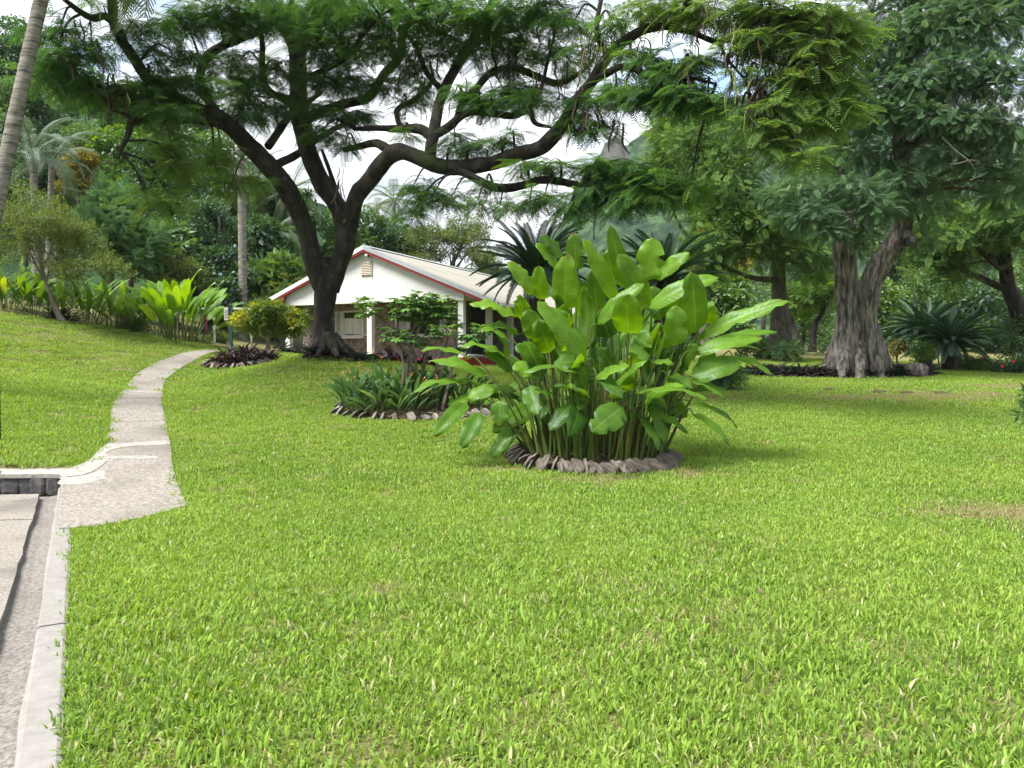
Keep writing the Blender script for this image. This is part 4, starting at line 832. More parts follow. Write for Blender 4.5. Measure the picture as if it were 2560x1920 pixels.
stemdefs = [((398, 392), [(404, 370), (396, 340), (384, 322), (372, 308)]), ((409, 394), [(408, 368), (414, 345), (420, 322), (418, 305)]), ((423, 400), [(424, 372), (428, 345), (432, 322), (430, 306)]), ((437, 400), [(436, 370), (446, 345), (450, 325), (446, 308)]), ((441, 402), [(452, 368), (455, 340), (440, 318), (438, 302)]), ((402, 393), [(412, 362), (400, 345), (398, 322), (402, 304)]), ((430, 400), [(440, 372), (462, 350), (472, 340), (476, 336)]), ((415, 398), [(416, 365), (412, 340), (426, 318), (424, 298)])]
for q, (b0, ptsx) in enumerate(stemdefs):
    d = 15.0 + .12 * (q % 4); pts = [P(*b0, d)] + [P(x_, y_, d + random.uniform(-.2, .25)) for x_, y_ in ptsx]; pts[0][2] = gz(pts[0][0], pts[0][1])
    pc = cr(pts, 4); MB().tube(pc, np.linspace(.036, .014, len(pc)), 7, lump=.15, seed=q).build('stem', MT['stem_grey'], lob, LO, smooth=True)
    tips = [pc[-1], pc[-5] + np.array([.10, .05, .02]), pc[-9] + np.array([-.12, 0, .04]), pc[-3] + np.array([-.05, -.15, 0])]
    m = MB()
    for tp in tips:
        tp2 = tp + np.array([random.uniform(-.12, .12), random.uniform(-.2, .2), random.uniform(.0, .12)]); m.tube(cr([pc[-4 if random.random() < .6 else -7], (tp + tp2) / 2, tp2], 3), [.012] * 7, 5)
        for k in range(16):
            az = k * 2.4 + q; dv = norm([math.cos(az), math.sin(az), random.uniform(-.35, .7)]); pe = tp2 + dv * random.uniform(.09, .2); V, T = lobed(pe, dv + np.array([0, 0, -.15]), np.array([0, 0, 1.]) + dv * .3, random.uniform(.15, .22), k, .5)
            MB().add(V, T=T, tint=random.random()).build('leaf', MT['fig'], lob, LO)
    m.build('twig', MT['stem_grey'], lob, LO, smooth=True)

# ================================================================== SPIKY ROSETTES
MT['oyster'] = mat_leaf('oyster_leaf', (.018, .045, .028), (.05, .10, .055), (.085, .03, .055), trans=.15, gloss=.02, rough=.4, under=(.05, .012, .03))
MT['wine'] = mat_leaf('wine_leaf', (.02, .028, .016), (.05, .016, .024), (.04, .055, .028), trans=.2, gloss=.02, rough=.4, under=(.036, .012, .02))
def rosette(name, n, L_, W_, mat, seed, up=.7):
    g = np.random.default_rng(seed); m = MB()
    for q in range(n):
        az = q * 2.39996 + g.uniform(-.2, .2); el = up * (1 - q / n * .0) * g.uniform(.25, 1.35); l_ = L_ * g.uniform(.7, 1.15); dx, dy = math.cos(az), math.sin(az); V = []
        for k, (t, wv) in enumerate(((0, .5), (.35, 1), (.7, .75), (1, .05))):
            e_ = el - .45 * t; r_ = l_ * t; z = l_ * t * math.sin(max(e_, -.2)) + .02; x, y = dx * r_ * math.cos(e_), dy * r_ * math.cos(e_); h = W_ / 2 * wv
            V += [(x - dy * h, y + dx * h, z + h * .5), (x, y, z), (x + dy * h, y - dx * h, z + h * .5)]
        Qs = [(3 * k + j, 3 * k + 3 + j, 3 * k + 4 + j, 3 * k + 1 + j) for k in range(3) for j in (0, 1)]
        m.add(V, Q=Qs, tint=g.random())
    return m.mesh(name, MT[mat])
ROS = [rosette('oyster_plant', 30, .42, .055, 'oyster', s_) for s_ in range(3)]; WIN = [rosette('cordyline', 26, .62, .075, 'wine', s_ + 9, .95) for s_ in range(3)]
def scatter_rosettes(name, meshes, spots, label, cat, group, smin, smax):
    for (x, y) in spots:
        o = link(name, random.choice(meshes), None, tuple(onground(x, y)), label=label, cat=cat, group=group); s_ = random.uniform(smin, smax); o.scale = (s_, s_, s_ * random.uniform(.85, 1.15)); o.rotation_euler = (random.uniform(-.12, .12), random.uniform(-.12, .12), random.random() * 6.28)
def ring_spots(c, rx, ry, n, f0=.35, f1=1.0, front=False):
    out = []
    for q in range(n):
        a = random.random() * 6.283
        if front and math.sin(a) > .35: a = -a
        f = random.uniform(f0, f1); out.append((c[0] + rx * f * math.cos(a), c[1] + ry * f * math.sin(a)))
    return out
scatter_rosettes('oyster_plant', ROS, [(RB[0][0] + RB[1] * 1.12 * math.cos(a_) * f_, RB[0][1] + RB[2] * math.sin(a_) * f_) for f_ in (.72, .86, 1.0) for a_ in np.linspace(-3.35, .2, 30) + random.uniform(-.05, .05)], 'dark green and purple spiky rosette around the foot of the twin-stemmed tree', 'plant', 'rosettes around the twin-stemmed tree', 1.25, 1.7)
tsp = [tuple(G(px, py)[:2]) for px, py in [(283, 352), (290, 354), (298, 355), (306, 356), (314, 357), (322, 357), (331, 358), (340, 358), (349, 359), (357, 361), (365, 362), (280, 349), (288, 350), (296, 352), (345, 355), (354, 356), (363, 357), (312, 354), (326, 354), (336, 355), (372, 361), (380, 362)]]
scatter_rosettes('oyster_plant', ROS, tsp, 'dark spiky rosette among those around the spreading tree trunk by the house', 'plant', 'rosettes around the spreading tree', 1.0, 1.6)
scatter_rosettes('cordyline', WIN, ring_spots(CB[0], CB[1] * .78, CB[2] * .75, 11, 0, 1), 'purple-green spiky plant in the small husk-edged bed beside the path', 'plant', 'purple plants in the small bed', .85, 1.15)
scatter_rosettes('cordyline', WIN, [tuple(P(px, 348, d)[:2]) for px, d in [(224, 25), (232, 25.3), (240, 25), (248, 25.5), (256, 25.2), (263, 25.6), (270, 25.3)]], 'wine-red spiky plant in the row behind the green lamp post', 'plant', 'wine-red plants behind the lamp post', .9, 1.25)
scatter_rosettes('cordyline', WIN, [tuple(P(px, 360, d)[:2]) for px, d in [(385, 24), (393, 24.6), (402, 24.2), (412, 24.8), (421, 24.4), (432, 24.9)]], 'wine-red spiky plant between the oval bed and the porch posts', 'plant', 'wine-red plants before the porch', .9, 1.2)
scatter_rosettes('cordyline', WIN, [tuple(P(px, 326, 25.6)[:2]) for px in (54, 60, 68)], 'wine-red spiky plant at the foot of the forked shrub tree', 'plant', 'wine-red plants under the forked shrub tree', .8, 1.1)

# ================================================================== LEAF SPRAYS AND TREES
def tpl_feather(pairs, L_, pin, w_, droop, ang=1.1, fold=.25, rach=.006):
    """feathery compound leaf along +x"""
    V = [(0, -rach, 0), (0, rach, 0), (L_ * .5, -rach, -droop * L_ * .25), (L_ * .5, rach, -droop * L_ * .25), (L_, 0, -droop * L_), (L_, .001, -droop * L_)]; Q_ = [(0, 2, 3, 1), (2, 4, 5, 3)]
    for k in range(pairs):
        t = .12 + .88 * (k + .5) / pairs; x = L_ * t; z = -droop * L_ * t * t; p = pin * (math.sin(math.pi * (.18 + .72 * t)) ** .7)
        for s_ in (-1, 1):
            a = ang - .35 * t; dx, dy = math.cos(a) * p, s_ * math.sin(a) * p; b = len(V); zz = -fold * p; nxp, nyp = -math.sin(a) * w_, s_ * math.cos(a) * w_
            V += [(x, 0, z), (x + dx * .5 + nxp, dy * .5 + nyp, z + zz * .25), (x + dx, dy, z + zz), (x + dx * .5 - nxp, dy * .5 - nyp, z + zz * .25 - .3 * w_)]
            Q_.append((b, b + 1, b + 2, b + 3) if s_ < 0 else (b, b + 3, b + 2, b + 1))
    return np.array(V), np.array(Q_)
def tpl_cluster(n, r, l_, w_, seed, up=.3):
    g = np.random.default_rng(seed); V = []; Q_ = []
    for q in range(n):
        d = norm(g.normal(size=3) + np.array([.4, 0, up])); c = d * r * g.uniform(.25, 1); s_ = norm(np.cross(d, norm(g.normal(size=3)))); nn = np.cross(s_, d); b = len(V); lq = l_ * g.uniform(.7, 1.25)
        V += [c, c + d * lq * .45 + s_ * w_ / 2 + nn * .1 * lq, c + d * lq - np.array([0, 0, .25 * lq]), c + d * lq * .45 - s_ * w_ / 2 + nn * .1 * lq]; Q_.append((b, b + 1, b + 2, b + 3))
    return np.array(V), np.array(Q_)
def inst(tpl, pos, X, N_, sc, tint):
    V, Q_ = tpl; X = norm(X); Z = norm(N_ - X * (N_ * X).sum(-1, keepdims=True)); Y = np.cross(Z, X); F = np.stack([X, Y, Z], 2)
    W = np.einsum('nij,kj->nki', F, V) * np.asarray(sc)[:, None, None] + pos[:, None, :]
    n, k = len(pos), len(V); QQ = (Q_[None] + (np.arange(n) * k)[:, None, None]).reshape(-1, 4)
    return W.reshape(-1, 3), QQ, np.repeat(tint, k)
def foliage(name, tpls, pos, X, N_, sc, tint, mat, parent, O):
    m = MB(); pick = rng.integers(0, len(tpls), len(pos))
    for k, tp in enumerate(tpls):
        s_ = pick == k
        if s_.any(): W, QQ, ti = inst(tp, pos[s_], X[s_], N_[s_], sc[s_], tint[s_]); m.add(W, Q=QQ, tint=ti)
    return m.build(name, MT[mat], parent, O, kind='stuff')
CL = {'broad': [tpl_cluster(8, .16, .17, .085, s_) for s_ in range(3)], 'small': [tpl_cluster(11, .15, .09, .05, s_ + 7) for s_ in range(3)], 'feather': [tpl_feather(9, .42, .14, .016, .25), tpl_feather(8, .36, .13, .017, .45)],
      'tam': [tpl_feather(9, .40, .12, .0145, .35, 1.0), tpl_feather(8, .34, .12, .015, .2, .95)], 'croton': [tpl_cluster(13, .10, .22, .05, s_ + 21, .6) for s_ in range(3)], 'big': [tpl_cluster(7, .2, .30, .13, s_ + 31) for s_ in range(2)], 'fine': [tpl_feather(7, .30, .11, .014, .2), tpl_cluster(10, .14, .08, .035, 44)]}
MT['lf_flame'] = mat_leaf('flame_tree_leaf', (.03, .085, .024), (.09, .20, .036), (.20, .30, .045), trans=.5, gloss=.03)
MT['lf_flame_young'] = mat_leaf('flame_tree_young_leaf', (.065, .135, .03), (.165, .275, .055), (.30, .36, .075), trans=.5, gloss=.03)  # young leaves, a yellower green of their own
MT['lf_tam'] = mat_leaf('twin_tree_leaf', (.04, .095, .038), (.11, .20, .076), (.21, .31, .095), trans=.42, gloss=.05)
MT['lf_dark'] = mat_leaf('dark_leaf', (.028, .07, .022), (.085, .165, .038), (.16, .25, .05), trans=.42, gloss=.05)
MT['lf_mid'] = mat_leaf('mid_leaf', (.045, .105, .024), (.13, .23, .04), (.22, .32, .05), trans=.4, gloss=.04)
MT['lf_fresh'] = mat_leaf('fresh_leaf', (.04, .10, .016), (.14, .25, .03), (.26, .34, .045), trans=.45, gloss=.04)
MT['lf_olive'] = mat_leaf('olive_leaf', (.06, .095, .02), (.16, .22, .045), (.27, .30, .07), trans=.45, gloss=.03)
MT['lf_gold'] = mat_leaf('gold_leaf', (.10, .10, .014), (.30, .26, .03), (.45, .38, .05), trans=.4, gloss=.03)
MT['lf_bluegreen'] = mat_leaf('blue_green_leaf', (.035, .095, .035), (.10, .20, .065), (.18, .30, .08), trans=.42, gloss=.04)
MT['lf_croton'] = mat_leaf('croton_leaf', (.035, .09, .012), (.17, .25, .022), (.50, .42, .03), trans=.4, gloss=.04, accent=[(.66, .82, (.46, .44, .03))])
def crown_points(cent, rad, n, nsub, g, sub=.42, flat=.75, up=.35):
    cent = np.asarray(cent); rad = np.asarray(rad); d = norm(g.normal(size=(nsub, 3))); cs = cent + d * rad * (g.random((nsub, 1)) ** .45) * .8
    rs = sub * rad.mean() * g.uniform(.6, 1.25, nsub); w_ = rs ** 2; idx = g.choice(nsub, n, p=w_ / w_.sum()); dd = norm(g.normal(size=(n, 3)) + np.array([0, 0, up])); rr = rs[idx][:, None] * (g.random((n, 1)) ** .42)
    pos = cs[idx] + dd * rr * np.array([1.15, 1.15, flat]); ct = g.random(nsub)[idx]
    return pos, dd, ct, cs
def tree(name, base, crowns, leaf, mat, n, label, r0=.18, bark='bark_mid', cat='tree', group=None, seed=0, size=1.0, nsub=14, limbs=6, tint=(0, .85), trunkpts=None, droop=.35, sub=.42, hang=False):
    """crowns: list of (center, radii, share)"""
    g = np.random.default_rng(seed); base = np.asarray(base, float); base[2] = gz(base[0], base[1]) - .05; e = empty(name, base, label=label, cat=cat, group=group); O = tuple(base); allp = []; allc = []
    for cent, rad, share in crowns:
        pos, dd, ct, cs = crown_points(cent, rad, int(n * share), nsub, g, sub); allp.append((pos, dd, ct)); allc.append(cs)
    pos, dd, ct = [np.concatenate(q) for q in zip(*allp)]; cs = np.concatenate(allc); m = MB()
    tp = np.asarray(trunkpts) if trunkpts is not None else None
    if tp is None:
        c0 = np.average([np.asarray(c) for c, _, _ in crowns], axis=0, weights=[s_ for _, _, s_ in crowns]); rz0 = crowns[0][1][2]; top = c0 - np.array([0, 0, rz0 * .25]); k = g.normal(size=3) * .15 * np.array([1, 1, 0]) * np.linalg.norm(top - base) * .3
        tp = np.array([base, base * .6 + top * .4 + k, top])
    pc = cr(tp, 5); m.tube(pc, r0 * np.linspace(1.15, .5, len(pc)) * (1 + .5 * np.exp(-np.linspace(0, 9, len(pc)))), 9, lump=.18, seed=seed)
    for q in range(min(limbs, len(cs))):
        c = cs[g.integers(len(cs))]; s_ = pc[int(len(pc) * g.uniform(.5, .95))]; mid = (s_ + c) / 2 + g.normal(size=3) * .12 * np.linalg.norm(c - s_); lp = cr([s_, mid, c], 4); m.tube(lp, np.linspace(r0 * .42, r0 * .08, len(lp)), 5)
    m.build('trunk', MT[bark], e, O, smooth=True)
    X = dd + g.normal(size=dd.shape) * .45 - np.array([0, 0, droop]); N_ = np.array([0, 0, 1.]) + dd * .5 + g.normal(size=dd.shape) * .3
    if hang: X = X * np.array([.7, .7, 1]) - np.array([0, 0, .8])
    ti = np.clip(tint[0] + (tint[1] - tint[0]) * (.55 * ct + .45 * g.random(len(pos))) + (g.random(len(pos)) < .05) * .25, 0, 1)
    foliage('crown', CL[leaf], pos, X, N_, size * g.uniform(.7, 1.3, len(pos)), ti, mat, e, O); return e
def cpx(px, py, d, rx, ry, rd=None): return (P(px, py, d), np.array([rx * d / FP, (rd or rx * .9) * d / FP, ry * d / FP]))

# ================================================================== THE SPREADING FLAME TREE
TBASE = P(328, 351, 21.5); TBASE[2] = gz(TBASE[0], TBASE[1]) - .1
flame = empty('flame_tree', TBASE, label='wide spreading dark-barked tree with feathery leaves and hanging pods beside the house', cat='tree'); FO = tuple(TBASE)
def limb(name, pts, m=5, sides=10, lump=.22, seed=0, parent=None):
    q = np.array([[*P(px, py, d), r * .92 * d / FP] for px, py, d, r in pts]); c = cr(q, m)
    MB().tube(c[:, :3], np.maximum(c[:, 3], .012), sides, lump=lump, seed=seed).build(name, MT['bark_dark'], parent or flame, FO, smooth=True); SK.append(c); return c
SK = []
limb('trunk', [(329, 360, 21.5, 20), (327, 350, 21.5, 16.5), (325, 338, 21.5, 12.5), (323.5, 318, 21.5, 10.8), (325, 300, 21.5, 11.5), (326, 285, 21.5, 12), (326, 270, 21.5, 11), (326, 258, 21.5, 7)], 6, 18, .30, 1)
for a, (dx, dd) in enumerate([(-22, -.6), (-10, -.9), (9, -1.0), (22, -.5), (28, .3)]):   # buttress roots
    limb('root', [(328 + dx * .15, 335, 21.5 + dd * .2, 6), (328 + dx * .45, 345, 21.5 + dd * .5, 5.5), (328 + dx * .8, 352, 21.5 + dd, 4), (328 + dx * 1.1, 357, 21.5 + dd * 1.4, 2)], 4, 8, .2, a)
limb('limb', [(323, 290, 21.5, 9.5), (314, 262, 21.4, 10.5), (306, 230, 21.3, 10.5), (291, 196, 21, 10.5), (276.7, 175, 20.7, 10), (259, 155, 20.4, 10), (239, 135, 20, 9.5), (221, 119, 19.7, 8.5), (206, 108, 19.4, 7)], 5, 14, .24, 2)
limb('limb', [(222, 120, 19.7, 7), (200, 109, 19.3, 6.5), (182, 101, 19, 6.5), (163, 91, 18.7, 7), (147, 77, 18.4, 6.2), (135, 60, 18.2, 6), (122, 41, 18, 5.6), (114, 24, 17.9, 5), (112, 2, 17.8, 5), (104, -30, 17.7, 4)], 4, 10, .22, 3)
limb('limb', [(113, 22, 17.9, 4), (104, 16, 17.7, 4.2), (94, 18, 17.5, 4), (82, 13, 17.3, 3.5), (60, -4, 17, 2)], 4, 8, .2, 4)
limb('limb', [(222, 119, 19.7, 6), (211, 104, 19.9, 5.4), (202, 91, 20.1, 5), (200, 75, 20.3, 5.2), (207, 57, 20.5, 5.4), (224, 45, 20.7, 5), (241, 38, 20.9, 4.6), (262, 30, 21.2, 3.8), (285, 12, 21.6, 2.8), (300, -14, 22, 2)], 4, 8, .22, 5)
limb('limb', [(235, 131, 20, 5), (211, 123, 19.4, 4), (179, 119, 18.9, 3.8), (155, 117, 18.5, 4.2), (133, 123, 18.2, 4), (127, 137, 18.1, 3), (120, 152, 18, 1.6)], 4, 8, .22, 6)
limb('limb', [(132, 124, 18.2, 3.5), (128, 116, 18, 2.5), (112, 110, 17.8, 1.2)], 4, 6, .2, 61)
limb('limb', [(330, 290, 21.5, 9.5), (339, 264, 21.4, 10.5), (346, 240, 21.3, 10.8), (339, 211, 21.3, 9.8), (320, 180, 21.4, 10), (309, 155, 21.5, 9.5), (302, 122, 21.7, 10.5), (298, 98, 21.9, 10), (298, 66, 22.1, 9), (293, 41, 22.3, 8), (278, 21, 22.5, 6), (262, 4, 22.7, 5), (240, -30, 23, 3)], 5, 14, .24, 7)
limb('limb', [(298, 60, 22.1, 7), (306, 36, 22.3, 6.5), (318, 12, 22.6, 5.5), (332, -30, 23, 4)], 4, 10, .22, 71)
limb('limb', [(300, 112, 21.8, 5), (287, 101, 21.4, 4.4), (270, 92, 21.2, 4), (263, 80, 21, 4.2), (262, 60, 20.9, 3.4), (262, 40, 20.8, 2.6), (256, 10, 20.6, 1.6)], 4, 8, .2, 8)
limb('limb', [(268, 147, 20.6, 4.6), (277, 134, 21, 4.4), (287, 119, 21.6, 4), (300, 108, 22.4, 3.4), (322, 92, 23.2, 2.4)], 4, 8, .2, 9)
limb('limb', [(278, 164, 20.9, 4.4), (298, 154, 21.6, 4.4), (316, 140, 22.4, 3.8), (336, 128, 23.2, 3), (362, 118, 24, 2)], 4, 8, .2, 10)
limb('limb', [(304, 120, 21.7, 6), (320, 112, 22, 5.4), (345, 104, 22.4, 5), (369, 97, 22.7, 4.8), (382, 77, 22.9, 4.6), (400, 55, 23.1, 4.8), (404, 30, 23.3, 4.2), (418, 14, 23.5, 3.6), (440, -20, 24, 2)], 4, 8, .22, 11)
limb('limb', [(346, 248, 21.3, 7), (351, 222, 21.1, 8.6), (357, 196, 20.8, 9.2), (373, 176, 20.4, 9.5), (388, 157, 20, 9.5), (400, 151.5, 19.8, 9), (418, 157.5, 19.5, 8.7), (440, 166, 19.2, 8.7), (466, 167, 18.9, 8.6), (491, 163, 18.6, 8), (515, 155, 18.3, 8), (538, 149.5, 18, 8.6), (552, 138, 17.8, 8), (564, 122, 17.6, 6.8), (575, 103, 17.4, 6.4), (593, 80, 17.1, 6.4), (609, 55, 16.8, 6.2), (628, 39, 16.5, 5.4), (646, 29, 16.2, 5), (668, 25, 15.8, 4.6), (685, 15, 15.5, 4.6), (688, -4, 15.2, 4.4), (700, -40, 14.8, 3)], 4, 14, .22, 12)
limb('limb', [(394, 152, 19.9, 6), (384, 147, 20.2, 5.5), (375, 143, 20.6, 4.6), (357, 147, 21.2, 3.8), (344, 150, 21.6, 3)], 4, 8, .2, 13)
limb('limb', [(430, 163, 19.4, 6.5), (431, 148, 19.5, 6.5), (434, 134, 19.7, 6.6), (438, 110, 20, 6), (444, 90, 20.3, 5.8), (457, 66, 20.7, 5.6), (470, 46, 21, 5), (482, 24, 21.4, 4), (500, -20, 22, 2.5)], 4, 10, .22, 14)
limb('limb', [(433, 138, 19.6, 6), (420, 129, 19.9, 5.5), (398, 129, 20.3, 4.2), (376, 128, 20.7, 3.4), (354, 129, 21.2, 2.2)], 4, 8, .2, 15)
limb('limb', [(402, 129, 20.2, 3.4), (397, 118, 20.4, 3), (399, 108, 20.6, 3), (417, 98, 20.9, 3), (432, 81, 21.2, 2.4), (430, 62, 21.5, 1.6)], 4, 6, .2, 16)
limb('limb', [(434, 136, 19.7, 5.5), (447, 128, 19.6, 5), (457, 119, 19.5, 4.6), (462, 104, 19.5, 4.2), (476, 89, 19.6, 4), (492, 72, 19.7, 3.8), (515, 68, 19.8, 3.6), (536, 76, 19.9, 3.8), (560, 83, 20, 3.6), (588, 66, 20.2, 2), (604, 40, 20.4, 1.2)], 4, 8, .2, 17)
limb('limb', [(452, 124, 19.5, 4.6), (465, 114, 19.2, 4.2), (484, 112, 19, 4), (512, 116, 18.8, 4), (529, 110, 18.7, 3.6), (535, 123, 18.6, 2.6), (551, 127, 18.5, 1.6)], 4, 8, .2, 18)
limb('limb', [(528, 110, 18.7, 3), (540, 92, 18.8, 2.4), (548, 60, 19, 1.8), (556, 30, 19.2, 1.4)], 4, 6, .2, 181)
limb('limb', [(597, 79, 17, 4.4), (609, 72, 16.7, 4.2), (621, 67, 16.4, 4), (634, 68, 16.2, 4), (646, 76, 16, 3.6), (664, 79, 15.7, 3), (690, 78, 15.3, 2.2), (716, 84, 15, 1.4)], 4, 8, .2, 19)
limb('limb', [(606, 52, 16.8, 3.4), (598, 38, 16.9, 3), (597, 22, 17, 2.8), (601, 0, 17.1, 2.4), (604, -25, 17.2, 1.8)], 4, 6, .2, 20)
limb('limb', [(455, 170, 19, 5), (467, 174, 18.7, 4.8), (478, 180, 18.4, 4.6), (499, 188, 18, 4.8), (520, 186, 17.7, 4.6), (540, 180, 17.4, 4.6), (561, 181.5, 17.1, 4.4), (580, 185.5, 16.9, 3.6), (587, 181, 16.8, 1.4)], 4, 8, .22, 21)
limb('limb', [(660, 26, 15.9, 3.6), (690, 32, 15.6, 3.2), (719, 42, 15.3, 3), (738, 32, 15, 2.2), (752, 24, 14.8, 1.6), (790, 22, 14.4, 1.0)], 4, 8, .2, 22)
limb('limb', [(719, 42, 15.3, 2), (728, 60, 15, 1.6), (745, 80, 14.8, 1.4), (752, 100, 14.7, .9)], 4, 6, .2, 23)
limb('limb', [(722, 38, 15.2, 1.8), (750, 50, 14.9, 1.6), (775, 62, 14.7, 1.2), (800, 70, 14.5, .8)], 4, 6, .2, 24)
limb('limb', [(345, 215, 21.2, 4), (338, 196, 21.8, 3.2), (330, 172, 22.2, 2.6), (322, 150, 22.6, 2)], 4, 6, .2, 25)
limb('limb', [(440, 88, 20.3, 3.4), (425, 70, 20.8, 3), (416, 46, 21.2, 2.6), (395, 20, 21.6, 2), (380, -10, 22, 1.5)], 4, 6, .2, 26)
limb('limb', [(470, 48, 21, 3), (492, 36, 20.6, 2.6), (520, 28, 20.2, 2.2), (548, 12, 19.8, 1.6)], 4, 6, .2, 27)
limb('limb', [(300, 80, 22, 4), (320, 72, 21.4, 3.4), (345, 58, 20.8, 3), (362, 36, 20.2, 2.4), (380, 16, 19.6, 1.8)], 4, 6, .2, 28)
limb('vine', [(588, 184, 16.9, .7), (593, 196, 16.9, .6), (595.5, 212, 16.9, .6), (594, 226, 16.9, .5), (594, 240, 16.9, .4)], 4, 5, 0, 29)
skel = np.concatenate([c[:, :3] for c in SK[1:]])
